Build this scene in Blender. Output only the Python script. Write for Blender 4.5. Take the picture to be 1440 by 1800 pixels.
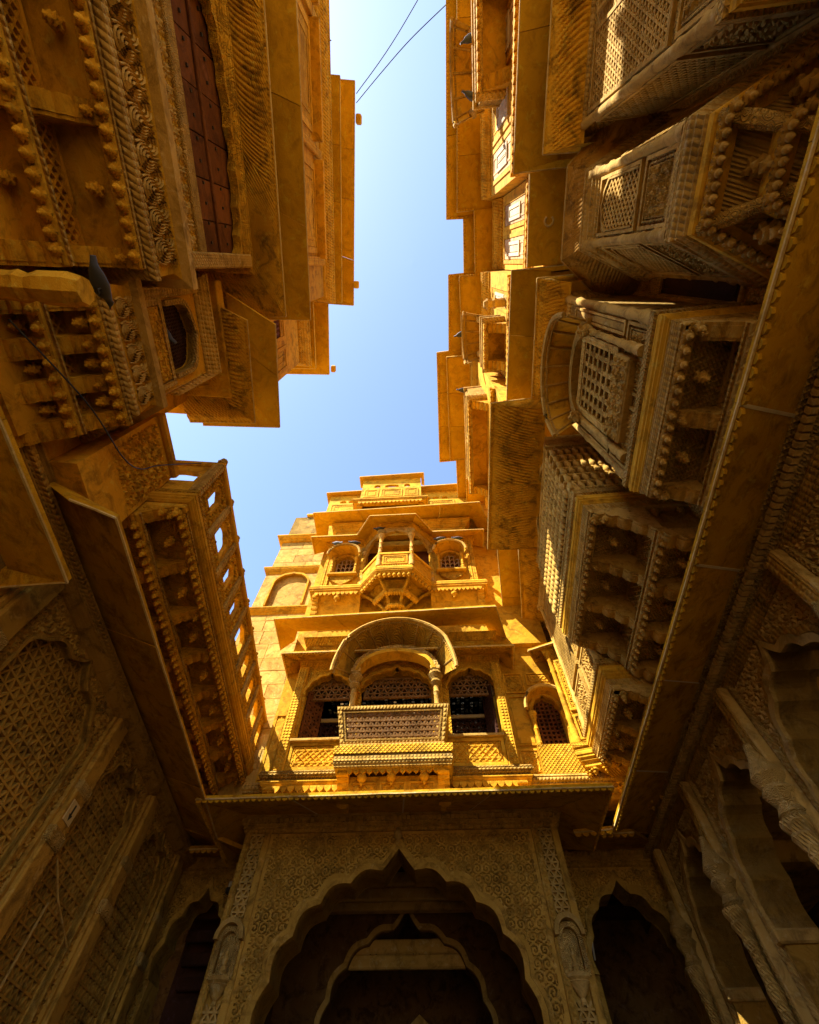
import bpy, bmesh, math, random
import numpy as np
from math import sin, cos, pi, radians, sqrt, atan2, floor
from mathutils import Vector, Matrix
from mathutils.geometry import tessellate_polygon
random.seed(7)
for ob in list(bpy.data.objects): bpy.data.objects.remove(ob)
S = bpy.context.scene
COL = S.collection

# ------------------------------------------------------------------ camera
PITCH, ROLL = radians(60.12), radians(0.664)
CAMZ = 1.6
fw = Vector((0, cos(PITCH), sin(PITCH))); rt0 = Vector((1, 0, 0)); up0 = Vector((0, -sin(PITCH), cos(PITCH)))
rt = cos(ROLL)*rt0 + sin(ROLL)*up0; up = -sin(ROLL)*rt0 + cos(ROLL)*up0
cd = bpy.data.cameras.new('camera'); cam = bpy.data.objects.new('camera', cd); COL.objects.link(cam)
m = Matrix((( rt.x, up.x, -fw.x, 0), (rt.y, up.y, -fw.y, 0), (rt.z, up.z, -fw.z, CAMZ), (0, 0, 0, 1)))
cam.matrix_world = m
cd.sensor_fit = 'VERTICAL'; cd.sensor_height = 36.0; cd.lens = 760.5/1800*36.0
cd.clip_start = 0.05; cd.clip_end = 2000
S.camera = cam

# ------------------------------------------------------------------ sky, sun, exposure
SUN = Vector((-0.60, -0.42, 1.0)).normalized()            # towards the sun
elev = math.asin(SUN.z); azim = atan2(SUN.x, SUN.y)
W = bpy.data.worlds.new('World'); S.world = W; W.use_nodes = True
nt = W.node_tree; nt.nodes.clear()
sk = nt.nodes.new('ShaderNodeTexSky'); sk.sky_type = 'NISHITA'; sk.sun_disc = False
sk.sun_elevation = elev; sk.sun_rotation = azim; sk.altitude = 200; sk.air_density = 1.0; sk.dust_density = 0.6; sk.ozone_density = 0.6
bg = nt.nodes.new('ShaderNodeBackground'); bg.inputs['Strength'].default_value = 0.105
wo = nt.nodes.new('ShaderNodeOutputWorld')
nt.links.new(sk.outputs[0], bg.inputs[0]); nt.links.new(bg.outputs[0], wo.inputs[0])
sl = bpy.data.lights.new('sun', 'SUN'); sl.energy = 5.0; sl.angle = radians(0.5); sl.color = (1.0, 0.94, 0.82)
so = bpy.data.objects.new('sun', sl); COL.objects.link(so); so.location = (0, 0, 30)
so.rotation_euler = (-SUN).to_track_quat('-Z', 'Y').to_euler()
S.view_settings.view_transform = 'Standard'; S.view_settings.look = 'None'
S.view_settings.exposure = 1.97; S.view_settings.gamma = 1.0; S.view_settings.use_curve_mapping = False
S.render.engine = 'CYCLES'
S.cycles.max_bounces = 8; S.cycles.diffuse_bounces = 7

# ------------------------------------------------------------------ wing frames: (x along the wall, o outwards into the court, z)
FR = {'L': ((-2.86, 0.0), radians(93.0)), 'R': ((2.80, 0.0), radians(264.0)), 'B': ((0.0, 6.52), radians(-3.8)), 'W': ((0, 0), 0.0)}
def wpos(f, x, o, z):
    (a, b), r = FR[f]
    return Vector((a + cos(r)*x + sin(r)*o, b + sin(r)*x - cos(r)*o, z))

# ------------------------------------------------------------------ materials
MATS = {}
def nn(nt, t, **kw):
    n = nt.nodes.new(t)
    for k, v in kw.items():
        if k.startswith('i_'):
            key = k[2:]; key = int(key) if key.isdigit() else key.replace('_', ' ')
            n.inputs[key].default_value = v
        else: setattr(n, k, v)
    return n
def math_node(nt, op, a, b=None):
    n = nt.nodes.new('ShaderNodeMath'); n.operation = op
    for i, v in enumerate((a, b)):
        if v is None: continue
        if isinstance(v, (int, float)): n.inputs[i].default_value = v
        else: nt.links.new(v, n.inputs[i])
    return n.outputs[0]
def stone(name, c1, c2, c3=None, carve=None, cs=10.0, cdist=0.02, rough=0.88, fine=0.006, soot=0.6, pale=0.5):
    mt = bpy.data.materials.new(name); mt.use_nodes = True; nt = mt.node_tree; N = nt.nodes; L = nt.links
    b = N['Principled BSDF']; b.inputs['Roughness'].default_value = rough
    b.inputs['Specular IOR Level'].default_value = 0.06
    tc = nn(nt, 'ShaderNodeTexCoord'); oi = nn(nt, 'ShaderNodeObjectInfo')
    off = nn(nt, 'ShaderNodeVectorMath', operation='MULTIPLY_ADD')
    cmb = nn(nt, 'ShaderNodeCombineXYZ'); L.new(oi.outputs['Random'], cmb.inputs[0]); L.new(oi.outputs['Random'], cmb.inputs[2])
    L.new(cmb.outputs[0], off.inputs[0]); off.inputs[1].default_value = (17, 0, 31); L.new(tc.outputs['Object'], off.inputs[2])
    P = off.outputs[0]
    n1 = nn(nt, 'ShaderNodeTexNoise', i_Scale=1.6, i_Detail=3.0, i_Roughness=0.62); L.new(P, n1.inputs['Vector'])
    r1 = nn(nt, 'ShaderNodeMapRange', i_1=0.36, i_2=0.64); L.new(n1.outputs[0], r1.inputs[0])
    mx = nn(nt, 'ShaderNodeMix', data_type='RGBA'); L.new(r1.outputs[0], mx.inputs[0])
    mx.inputs[6].default_value = (*c1, 1); mx.inputs[7].default_value = (*c2, 1)
    n2 = nn(nt, 'ShaderNodeTexNoise', i_Scale=5.0, i_Detail=4.0, i_Roughness=0.72, i_Distortion=0.7); L.new(P, n2.inputs['Vector'])
    r2 = nn(nt, 'ShaderNodeMapRange', i_1=0.47, i_2=0.66); L.new(n2.outputs[0], r2.inputs[0])
    mx2 = nn(nt, 'ShaderNodeMix', data_type='RGBA'); L.new(math_node(nt, 'MULTIPLY', r2.outputs[0], soot), mx2.inputs[0])
    L.new(mx.outputs[2], mx2.inputs[6]); c3 = c3 or tuple(v*0.35 for v in c1); mx2.inputs[7].default_value = (*c3, 1)
    n4 = nn(nt, 'ShaderNodeTexNoise', i_Scale=11.0, i_Detail=3.0, i_Roughness=0.75, i_Distortion=0.4); L.new(P, n4.inputs['Vector'])
    r4 = nn(nt, 'ShaderNodeMapRange', i_1=0.56, i_2=0.72); L.new(n4.outputs[0], r4.inputs[0])
    mx4 = nn(nt, 'ShaderNodeMix', data_type='RGBA'); L.new(math_node(nt, 'MULTIPLY', r4.outputs[0], pale), mx4.inputs[0])
    L.new(mx2.outputs[2], mx4.inputs[6]); mx4.inputs[7].default_value = (min(.6, c1[0]*1.25), min(.5, c1[1]*1.45), min(.4, c1[2]*2.2+.02), 1)
    hs = nn(nt, 'ShaderNodeHueSaturation'); L.new(mx4.outputs[2], hs.inputs['Color'])
    L.new(math_node(nt, 'ADD', math_node(nt, 'MULTIPLY', oi.outputs['Random'], 0.28), 0.86), hs.inputs['Value'])
    L.new(hs.outputs[0], b.inputs['Base Color'])
    n3 = nn(nt, 'ShaderNodeTexNoise', i_Scale=24.0, i_Detail=3.0, i_Roughness=0.8); L.new(tc.outputs['Object'], n3.inputs['Vector'])
    bp = nn(nt, 'ShaderNodeBump', i_Strength=0.8, i_Distance=fine*1.6); L.new(n3.outputs[0], bp.inputs['Height'])
    nrm = bp.outputs[0]
    if carve:
        h = None; Q = tc.outputs['Object']
        if carve == 'scroll':
            nz = nn(nt, 'ShaderNodeTexNoise', i_Scale=cs*0.5, i_Detail=2.0, i_Distortion=1.2); L.new(Q, nz.inputs['Vector'])
            h = math_node(nt, 'ABSOLUTE', math_node(nt, 'SINE', math_node(nt, 'MULTIPLY', nz.outputs[0], 34.0)))
            h = math_node(nt, 'POWER', h, 0.6)
        elif carve == 'floral':
            vo = nn(nt, 'ShaderNodeTexVoronoi', feature='F1', i_Scale=cs); L.new(Q, vo.inputs['Vector'])
            nz = nn(nt, 'ShaderNodeTexNoise', i_Scale=cs*1.1, i_Detail=3.0, i_Distortion=1.5); L.new(Q, nz.inputs['Vector'])
            rg = math_node(nt, 'SINE', math_node(nt, 'MULTIPLY', vo.outputs[0], 26.0))
            h = math_node(nt, 'ADD', math_node(nt, 'MULTIPLY', rg, 0.5), math_node(nt, 'MULTIPLY', nz.outputs[0], 1.1))
        else:
            sx = nn(nt, 'ShaderNodeSeparateXYZ'); L.new(Q, sx.inputs[0])
            u = math_node(nt, 'ADD', sx.outputs[0], math_node(nt, 'MULTIPLY', sx.outputs[1], 0.6)); v = math_node(nt, 'ADD', sx.outputs[2], sx.outputs[1])
            if carve == 'net':
                a = math_node(nt, 'ABSOLUTE', math_node(nt, 'SINE', math_node(nt, 'MULTIPLY', math_node(nt, 'ADD', u, v), cs)))
                c = math_node(nt, 'ABSOLUTE', math_node(nt, 'SINE', math_node(nt, 'MULTIPLY', math_node(nt, 'SUBTRACT', u, v), cs)))
                h = math_node(nt, 'POWER', math_node(nt, 'MINIMUM', a, c), 0.7); h = math_node(nt, 'MULTIPLY', h, -1.0)
            elif carve == 'beads':
                a = math_node(nt, 'ABSOLUTE', math_node(nt, 'SINE', math_node(nt, 'MULTIPLY', u, cs)))
                c = math_node(nt, 'ABSOLUTE', math_node(nt, 'SINE', math_node(nt, 'MULTIPLY', v, cs)))
                h = math_node(nt, 'MULTIPLY', a, c)
            elif carve == 'leaf':      # acanthus flutes fanning across an eave
                nz = nn(nt, 'ShaderNodeTexNoise', i_Scale=5.0, i_Detail=1.0); L.new(Q, nz.inputs['Vector'])
                sp = nn(nt, 'ShaderNodeSeparateXYZ'); L.new(P, sp.inputs[0]); pp = math_node(nt, 'PINGPONG', math_node(nt, 'ADD', sp.outputs[0], math_node(nt, 'MULTIPLY', sx.outputs[1], 0.35)), 0.17)
                bend = math_node(nt, 'MULTIPLY', math_node(nt, 'POWER', pp, 1.6), 190.0)
                ph = math_node(nt, 'ADD', math_node(nt, 'ADD', bend, math_node(nt, 'MULTIPLY', sx.outputs[1], -cs)), math_node(nt, 'MULTIPLY', nz.outputs[0], 6.0))
                h = math_node(nt, 'POWER', math_node(nt, 'ABSOLUTE', math_node(nt, 'SINE', ph)), 0.6)
        b2 = nn(nt, 'ShaderNodeBump', i_Strength=1.0, i_Distance=cdist); L.new(h, b2.inputs['Height']); L.new(nrm, b2.inputs['Normal']); nrm = b2.outputs[0]
    L.new(nrm, b.inputs['Normal'])
    MATS[name] = mt; return mt
GOLD1, GOLD2 = (0.60, 0.318, 0.022), (0.49, 0.24, 0.011)
TAN1, TAN2 = (0.50, 0.305, 0.072), (0.38, 0.22, 0.040)
DIRT = (0.11, 0.052, 0.008)
stone('plain', GOLD1, GOLD2, DIRT)
stone('slab', (0.63, 0.345, 0.016), (0.52, 0.265, 0.008), (0.22, 0.10, 0.008), soot=0.42)
stone('scroll', GOLD1, GOLD2, DIRT, 'scroll', 13.0, 0.014)
stone('floral', GOLD1, GOLD2, DIRT, 'floral', 17.0, 0.012)
stone('net', GOLD1, GOLD2, DIRT, 'net', 55.0, 0.012)
stone('beads', GOLD1, GOLD2, DIRT, 'beads', 62.0, 0.012)
stone('leaf', (0.58, 0.31, 0.02), (0.46, 0.225, 0.012), (0.10, 0.05, 0.008), None, soot=0.8)
stone('leaf_shaded', (0.34, 0.17, 0.02), (0.25, 0.12, 0.012), (0.07, 0.035, 0.006), None, soot=0.8)  # leaf stone with the oriel roof's deep shade and soot put into its colour
stone('dark', (0.035, 0.02, 0.008), (0.02, 0.012, 0.005), (0.01, 0.006, 0.003))  # near-black stone: shade behind the pierced screens put into the colour
stone('hood', (0.56, 0.31, 0.03), (0.46, 0.235, 0.018), (0.12, 0.06, 0.01), 'leaf', 60.0, 0.02, soot=0.5)
stone('tan', TAN1, TAN2, DIRT)
stone('tan_scroll', TAN1, TAN2, DIRT, 'scroll', 14.0, 0.014)
stone('tan_floral', TAN1, TAN2, DIRT, 'floral', 20.0, 0.010)
stone('tan_net', TAN1, TAN2, DIRT, 'net', 60.0, 0.014)
stone('tan_beads', TAN1, TAN2, DIRT, 'beads', 66.0, 0.012)
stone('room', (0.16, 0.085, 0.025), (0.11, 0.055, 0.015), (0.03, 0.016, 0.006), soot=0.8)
stone('brown', (0.26, 0.135, 0.045), (0.18, 0.09, 0.028), (0.06, 0.03, 0.01))
stone('wood', (0.15, 0.052, 0.012), (0.10, 0.032, 0.007), (0.02, 0.008, 0.004), fine=0.003, rough=0.7)
stone('darkwood', (0.075, 0.030, 0.016), (0.045, 0.018, 0.010), (0.02, 0.01, 0.006), rough=0.7)
stone('plaster', (0.56, 0.46, 0.31), (0.48, 0.38, 0.24), (0.2, 0.15, 0.09), soot=0.3)
stone('pink', (0.50, 0.32, 0.16), (0.42, 0.255, 0.11), (0.15, 0.09, 0.03))
stone('edge', (0.62, 0.45, 0.17), (0.52, 0.34, 0.09), (0.2, 0.11, 0.03), soot=0.5)
stone('pavement', (0.26, 0.165, 0.07), (0.20, 0.12, 0.05), (0.08, 0.05, 0.02))
LOW1, LOW2 = (0.47, 0.275, 0.050), (0.37, 0.205, 0.032)      # darker, greyer stone of the ground floor
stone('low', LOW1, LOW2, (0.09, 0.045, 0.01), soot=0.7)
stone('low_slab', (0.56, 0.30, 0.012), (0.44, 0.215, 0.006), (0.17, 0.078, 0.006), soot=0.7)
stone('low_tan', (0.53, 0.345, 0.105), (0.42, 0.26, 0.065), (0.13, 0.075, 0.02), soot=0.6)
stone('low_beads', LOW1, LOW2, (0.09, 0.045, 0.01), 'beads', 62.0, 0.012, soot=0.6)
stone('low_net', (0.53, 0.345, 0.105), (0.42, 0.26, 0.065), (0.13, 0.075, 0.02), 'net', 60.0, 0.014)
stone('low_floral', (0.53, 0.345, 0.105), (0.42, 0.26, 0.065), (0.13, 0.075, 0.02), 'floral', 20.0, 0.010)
def simple(name, c, rough=0.5, metal=0.0):
    mt = bpy.data.materials.new(name); mt.use_nodes = True; b = mt.node_tree.nodes['Principled BSDF']
    nz = nn(mt.node_tree, 'ShaderNodeTexNoise', i_Scale=9.0, i_Detail=4.0); rr = nn(mt.node_tree, 'ShaderNodeMapRange', i_3=0.75, i_4=1.15)
    mt.node_tree.links.new(nz.outputs[0], rr.inputs[0])
    mm = nn(mt.node_tree, 'ShaderNodeVectorMath', operation='SCALE'); mm.inputs[0].default_value = c
    mt.node_tree.links.new(rr.outputs[0], mm.inputs['Scale']); mt.node_tree.links.new(mm.outputs[0], b.inputs['Base Color'])
    b.inputs['Roughness'].default_value = rough; b.inputs['Metallic'].default_value = metal
    MATS[name] = mt; return mt
simple('iron', (0.05, 0.045, 0.04), 0.55, 0.8); simple('black', (0.012, 0.012, 0.012), 0.5)
simple('whitepaint', (0.62, 0.58, 0.50), 0.5); simple('red', (0.45, 0.02, 0.02), 0.5); simple('cream', (0.55, 0.42, 0.2), 0.7)
simple('glass', (0.02, 0.022, 0.02), 0.08); simple('pigeon', (0.045, 0.046, 0.052), 0.7); simple('mirror', (0.85, 0.85, 0.8), 0.06, 1.0); simple('wire', (0.02, 0.02, 0.025), 0.6)

# ------------------------------------------------------------------ mesh building
def np_inside(poly, X, Z):
    c = np.zeros(X.shape, bool); n = len(poly)
    for i in range(n):
        (x1, z1), (x2, z2) = poly[i], poly[(i+1) % n]
        if z1 == z2: continue
        c ^= ((z1 > Z) != (z2 > Z)) & (X < (x2-x1)*(Z-z1)/(z2-z1)+x1)
    return c
def f_scroll(s, seed=0):      # facing volutes, the arabesque of the spandrels
    def f(u, v):
        iu, iv = np.floor(u/s), np.floor(v/s); lu, lv = u-(iu+.5)*s, v-(iv+.5)*s; sg = 1-2*np.mod(iu+iv+seed, 2)
        r = np.hypot(lu, lv); th = np.arctan2(lv, lu*sg); ph = np.mod(iu*1.7+iv*2.3, 6.28)*.4
        sp = np.cos(2*pi*r/(s*.34)-th+ph); lf = np.cos(5*th+10*r/s)
        return np.clip(.75*sp+.40*lf*np.clip(r/s*2, 0, 1), -.5, .9)
    return f
def f_net(s):
    k = pi/s
    def f(u, v):
        a, c = np.abs(np.sin(k*(u+v)*.7)), np.abs(np.sin(k*(u-v)*.7)); return 1-np.minimum(a, c)**.6*1.5
    return f
def f_flower(s):
    def f(u, v):
        iu, iv = np.floor(u/s), np.floor(v/s); lu, lv = u-(iu+.5)*s, v-(iv+.5)*s; r = np.hypot(lu, lv)/s; th = np.arctan2(lv, lu)
        pet = np.cos(8*th)*.5+.5; return np.where(r < .12, .9, np.where(r < .48, .15+.75*pet*np.sin(pi*np.clip((r-.12)/.36, 0, 1)), -.3))
    return f
class MB:
    def __init__(s): s.v = []; s.f = []
    def add(s, vs, fs):
        k = len(s.v); s.v += vs; s.f += [tuple(i + k for i in f) for f in fs]; return s
    def box(s, x0, x1, o0, o1, z0, z1, c=0.0):
        if x0 > x1: x0, x1 = x1, x0
        if o0 > o1: o0, o1 = o1, o0
        if z0 > z1: z0, z1 = z1, z0
        if c:
            bm = bmesh.new(); bmesh.ops.create_cube(bm, size=1.0)
            for q in bm.verts: q.co = Vector(((x0+x1)/2 + q.co.x*(x1-x0), (o0+o1)/2 + q.co.y*(o1-o0), (z0+z1)/2 + q.co.z*(z1-z0)))
            bmesh.ops.bevel(bm, geom=list(bm.edges), offset=c, segments=1, affect='EDGES')
            bm.verts.index_update()
            s.add([tuple(q.co) for q in bm.verts], [tuple(q.index for q in f.verts) for f in bm.faces]); bm.free(); return s
        v = [(x, o, z) for z in (z0, z1) for o in (o0, o1) for x in (x0, x1)]
        return s.add(v, [(0, 1, 3, 2), (4, 6, 7, 5), (0, 4, 5, 1), (2, 3, 7, 6), (0, 2, 6, 4), (1, 5, 7, 3)])
    def plate(s, outer, holes, o0, o1):
        """plate in the x-z plane with holes, between o0 and o1"""
        loops = [outer] + list(holes); flat = [p for l in loops for p in l]
        tris = tessellate_polygon([[Vector((p[0], p[1], 0)) for p in l] for l in loops]); n = len(flat)
        s.add([(p[0], o1, p[1]) for p in flat] + [(p[0], o0, p[1]) for p in flat],
              [tuple(t) for t in tris] + [tuple(i + n for i in reversed(t)) for t in tris] + s.rims(loops, n))
        return s
    @staticmethod
    def rims(loops, n):
        fs = []; k = 0
        for l in loops:
            m_ = len(l)
            for i in range(m_):
                a, b = k + i, k + (i + 1) % m_; fs.append((a, b, b + n, a + n))
            k += m_
        return fs
    def ring(s, a, b, o0, o1, closed=False):
        """strip between two open polylines a, b of equal length in x-z"""
        n = len(a); v = []
        for p, q in zip(a, b): v += [(p[0], o0, p[1]), (q[0], o0, q[1]), (q[0], o1, q[1]), (p[0], o1, p[1])]
        fs = []
        for i in range(n - (0 if closed else 1)):
            k, l = i*4, ((i + 1) % n)*4
            for j in range(4): fs.append((k + j, k + (j+1) % 4, l + (j+1) % 4, l + j))
        if not closed: fs += [(0, 3, 2, 1), tuple((n-1)*4 + j for j in range(4))]
        return s.add(v, fs)
    def sweep(s, path, prof):
        """path: plan polyline [(x,o)], prof: closed section [(d,z)], d to the outside of the path (left of travel is wall)"""
        n = len(path); nr = []
        for i in range(n - 1):
            dx, do = path[i+1][0]-path[i][0], path[i+1][1]-path[i][1]; l = math.hypot(dx, do) or 1; nr.append((-do/l, dx/l))
        v = []; m_ = len(prof)
        for i in range(n):
            a = nr[max(0, i-1)]; b = nr[min(n-2, i)]; mx, mo = a[0]+b[0], a[1]+b[1]; k = 2.0/max(0.3, mx*mx + mo*mo)
            for d, z in prof: v.append((path[i][0] + mx*d*k*1.0, path[i][1] + mo*d*k*1.0, z))
        fs = []
        for i in range(n-1):
            for j in range(m_):
                fs.append((i*m_+j, i*m_+(j+1) % m_, (i+1)*m_+(j+1) % m_, (i+1)*m_+j))
        fs += [tuple(range(m_)), tuple((n-1)*m_ + j for j in reversed(range(m_)))]
        return s.add(v, fs)
    def lathe(s, prof, c=(0, 0), seg=8, sq=1.0):
        v = []; n = len(prof)
        for r, z in prof:
            for k in range(seg): v.append((c[0] + r*cos(2*pi*k/seg), c[1] + r*sq*sin(2*pi*k/seg), z))
        fs = [(i*seg+k, i*seg+(k+1) % seg, (i+1)*seg+(k+1) % seg, (i+1)*seg+k) for i in range(n-1) for k in range(seg)]
        fs += [tuple(reversed(range(seg))), tuple((n-1)*seg + k for k in range(seg))]
        return s.add(v, fs)
    def tube(s, pts, r, seg=6):
        pts = [Vector(p) for p in pts]; v = []; n = len(pts)
        for i, p in enumerate(pts):
            t = (pts[min(n-1, i+1)] - pts[max(0, i-1)]).normalized()
            a = t.cross(Vector((0, 0, 1)) if abs(t.z) < 0.9 else Vector((1, 0, 0))).normalized(); b = t.cross(a)
            rr = r[i] if isinstance(r, (list, tuple)) else r
            for k in range(seg): v.append(tuple(p + a*rr*cos(2*pi*k/seg) + b*rr*sin(2*pi*k/seg)))
        fs = [(i*seg+k, i*seg+(k+1) % seg, (i+1)*seg+(k+1) % seg, (i+1)*seg+k) for i in range(n-1) for k in range(seg)]
        fs += [tuple(reversed(range(seg))), tuple((n-1)*seg + k for k in range(seg))]
        return s.add(v, fs)
    def profx(s, prof, x0, x1):
        """closed (o,z) outline extruded along x"""
        n = len(prof)
        v = [(x0, o, z) for o, z in prof] + [(x1, o, z) for o, z in prof]
        tr = tessellate_polygon([[Vector((p[0], p[1], 0)) for p in prof]])
        return s.add(v, [tuple(t) for t in tr] + [tuple(i+n for i in t) for t in tr] + [(i, (i+1) % n, (i+1) % n+n, i+n) for i in range(n)])
    def relief(s, x0, x1, z0, z1, o, fn, depth, res=.014, outer=None, holes=()):
        """carved height field standing out of the plane at o"""
        nx, nz = max(2, int((x1-x0)/res)), max(2, int((z1-z0)/res)); X, Z = np.meshgrid(np.linspace(x0, x1, nx+1), np.linspace(z0, z1, nz+1))
        H = fn(X, Z)*depth; edge = np.minimum(np.minimum(X-x0, x1-X), np.minimum(Z-z0, z1-Z)); H = np.where(edge < res*.6, -.006, H)
        M = np.ones(X.shape, bool)
        if outer is not None: M &= np_inside(outer, X, Z)
        for h in holes: M &= ~np_inside(h, X, Z)
        q = M[:-1, :-1] & M[1:, :-1] & M[:-1, 1:] & M[1:, 1:]; I = np.arange(X.size).reshape(X.shape)
        F = np.stack([I[:-1, :-1][q], I[:-1, 1:][q], I[1:, 1:][q], I[1:, :-1][q]], 1); used = np.unique(F); mp = np.zeros(X.size, int); mp[used] = np.arange(used.size)
        V = np.stack([X.ravel()[used], o+H.ravel()[used], Z.ravel()[used]], 1)
        return s.add([tuple(v) for v in V.tolist()], [tuple(f) for f in mp[F].tolist()])
    def mesh(s, name, anchor=(0, 0, 0)):
        ax, ao, az = anchor
        me = bpy.data.meshes.new(name); me.from_pydata([(x-ax, -(o-ao), z-az) for x, o, z in s.v], [], s.f)
        bm = bmesh.new(); bm.from_mesh(me); bmesh.ops.recalc_face_normals(bm, faces=bm.faces); bm.to_mesh(me); bm.free()
        return me
def shade_smooth(me, ang=40):
    for p in me.polygons: p.use_smooth = True
    try: me.set_sharp_from_angle(angle=radians(ang))
    except Exception: pass

class Thing:
    """an Empty at the thing's base with meshes below it, all in its wing's frame"""
    def __init__(s, name, label, cat, frame, anchor, group=None):
        s.f = frame; s.a = anchor; e = s.e = bpy.data.objects.new(name, None); COL.objects.link(e)
        e.location = wpos(frame, *anchor); e.rotation_euler = (0, 0, FR[frame][1]); e.empty_display_size = 0.1
        e['label'] = label; e['category'] = cat
        if group: e['group'] = group
    def part(s, name, mb, mat, parent=None, smooth=False, kind=None, label=None):
        me = mb.mesh(name, s.a); me.materials.append(MATS[mat])
        if smooth: shade_smooth(me)
        ob = bpy.data.objects.new(name, me); COL.objects.link(ob); ob.parent = parent or s.e
        if kind: ob['kind'] = kind
        if label: ob['label'] = label
        return ob
    def inst(s, name, me, x, o, z, rz=0.0, sc=1.0, parent=None, rx=0.0, ry=0.0):
        ob = bpy.data.objects.new(name, me); COL.objects.link(ob); ob.parent = parent or s.e
        ob.location = (x - s.a[0], -(o - s.a[1]), z - s.a[2]); ob.rotation_euler = (rx, ry, rz)
        ob.scale = sc if isinstance(sc, tuple) else (sc, sc, sc); return ob
PROTO = {}
def proto(key, mat, fn, smooth=True):
    k = (key, mat)
    if k not in PROTO:
        b = MB(); fn(b); me = b.mesh(key); me.materials.append(MATS[mat])
        if smooth: shade_smooth(me, 50)
        PROTO[k] = me
    return PROTO[k]
# hanging lotus bud (origin at its top), small drip knob, corbel bracket etc.
def bud_fn(b): b.lathe([(.020, 0), (.036, -.012), (.030, -.030), (.044, -.052), (.034, -.080), (.014, -.096), (.016, -.108), (.003, -.124)], seg=8)
def knob_fn(b): b.lathe([(.018, 0), (.030, -.02), (.022, -.042), (.006, -.056)], seg=6)
def petal_fn(b): b.plate([(-.045, 0), (.045, 0), (.043, -.03), (.028, -.055), (.010, -.066), (.0, -.085), (-.010, -.066), (-.028, -.055), (-.043, -.03)], [], -.018, .018)
def corbel_fn(b):     # S-shaped lobed bracket, unit: projects 1 in o, drops 1 in z, 0.2 wide; origin at wall top
    pr = [(0, 0), (1, 0)]; n = 30
    for k in range(n+1):
        t = k/n; o = 1.0 - t; z = -.12 - .86*(t**1.25) - .10*sin(pi*t)*(-1); lob = .055*abs(sin(5.0*pi*t)); pr.append((max(o, .02)+lob*.5, z-lob))
    pr.append((0, -1.0)); b.profx(pr, -.062, .062); q = [(o*.97, z*.94-.01) for o, z in pr]; b.profx(q, -.10, -.0625); b.profx(q, .0625, .10)
def leafcap_fn(b): b.lathe([(.035, 0), (.06, .02), (.05, .05), (.085, .085), (.07, .10), (.10, .14), (.10, .16)], seg=10)
def dentil_fn(b): b.box(-.022, .022, -.03, .03, -.05, 0)
def flower_fn(b):     # carved rosette lying in x-z plane
    for k in range(8):
        a = 2*pi*k/8; b.lathe([(.0, 0)], seg=3) if False else None
    n = 24; o = [(0.5*(1+.18*cos(8*2*pi*k/n))*cos(2*pi*k/n), 0.5*(1+.18*cos(8*2*pi*k/n))*sin(2*pi*k/n)) for k in range(n)]
    i = [(x*.45, z*.45) for x, z in o]; b.ring(o, i, 0, .10, True); b.plate([(x*.4, z*.4) for x, z in o], [], 0, .2)

# ------------------------------------------------------------------ shared shapes
def arch(w, h, n=9, b=0.06, tip=0.0, z0=0.0, cx=0.0, per=5, sharp=1.0):
    """cusped arch from the left springing over the apex to the right springing"""
    pts = []
    for i in range(n):
        t0, t1 = pi - pi*i/n, pi - pi*(i+1)/n
        p0 = (w*cos(t0), h*abs(sin(t0))**sharp); p1 = (w*cos(t1), h*abs(sin(t1))**sharp)
        nx, nz = (p0[0]+p1[0])/2/w/w, (p0[1]+p1[1])/2/h/h + .02; l = math.hypot(nx, nz); nx, nz = nx/l, nz/l
        for k in range(per + (1 if i == n-1 else 0)):
            u = k/per; e = b*sin(pi*u)
            x, z = p0[0]+(p1[0]-p0[0])*u + nx*e, p0[1]+(p1[1]-p0[1])*u + nz*e
            if tip: z += tip*math.exp(-abs(x/(w*.085))**1.25)
            pts.append((cx + x, z0 + z))
    return pts
def round_arch(w, h, z0=0, cx=0, n=20): return [(cx + w*cos(pi - pi*k/n), z0 + h*sin(pi*k/n)) for k in range(n+1)]
def scaled(pts, cx, z0, k, kz=None): return [(cx + (x-cx)*k, z0 + (z-z0)*(kz or k)) for x, z in pts]
def opening(a, zs):     # arch polyline closed down to the sill
    return [(a[0][0], zs)] + a + [(a[-1][0], zs)]
def rect(x0, x1, z0, z1): return [(x0, z0), (x1, z0), (x1, z1), (x0, z1)]
def inside(poly, x, z):
    c = False; n = len(poly)
    for i in range(n):
        (x1, z1), (x2, z2) = poly[i], poly[(i+1) % n]
        if (z1 > z) != (z2 > z) and x < (x2-x1)*(z-z1)/(z2-z1)+x1: c = not c
    return c
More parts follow.
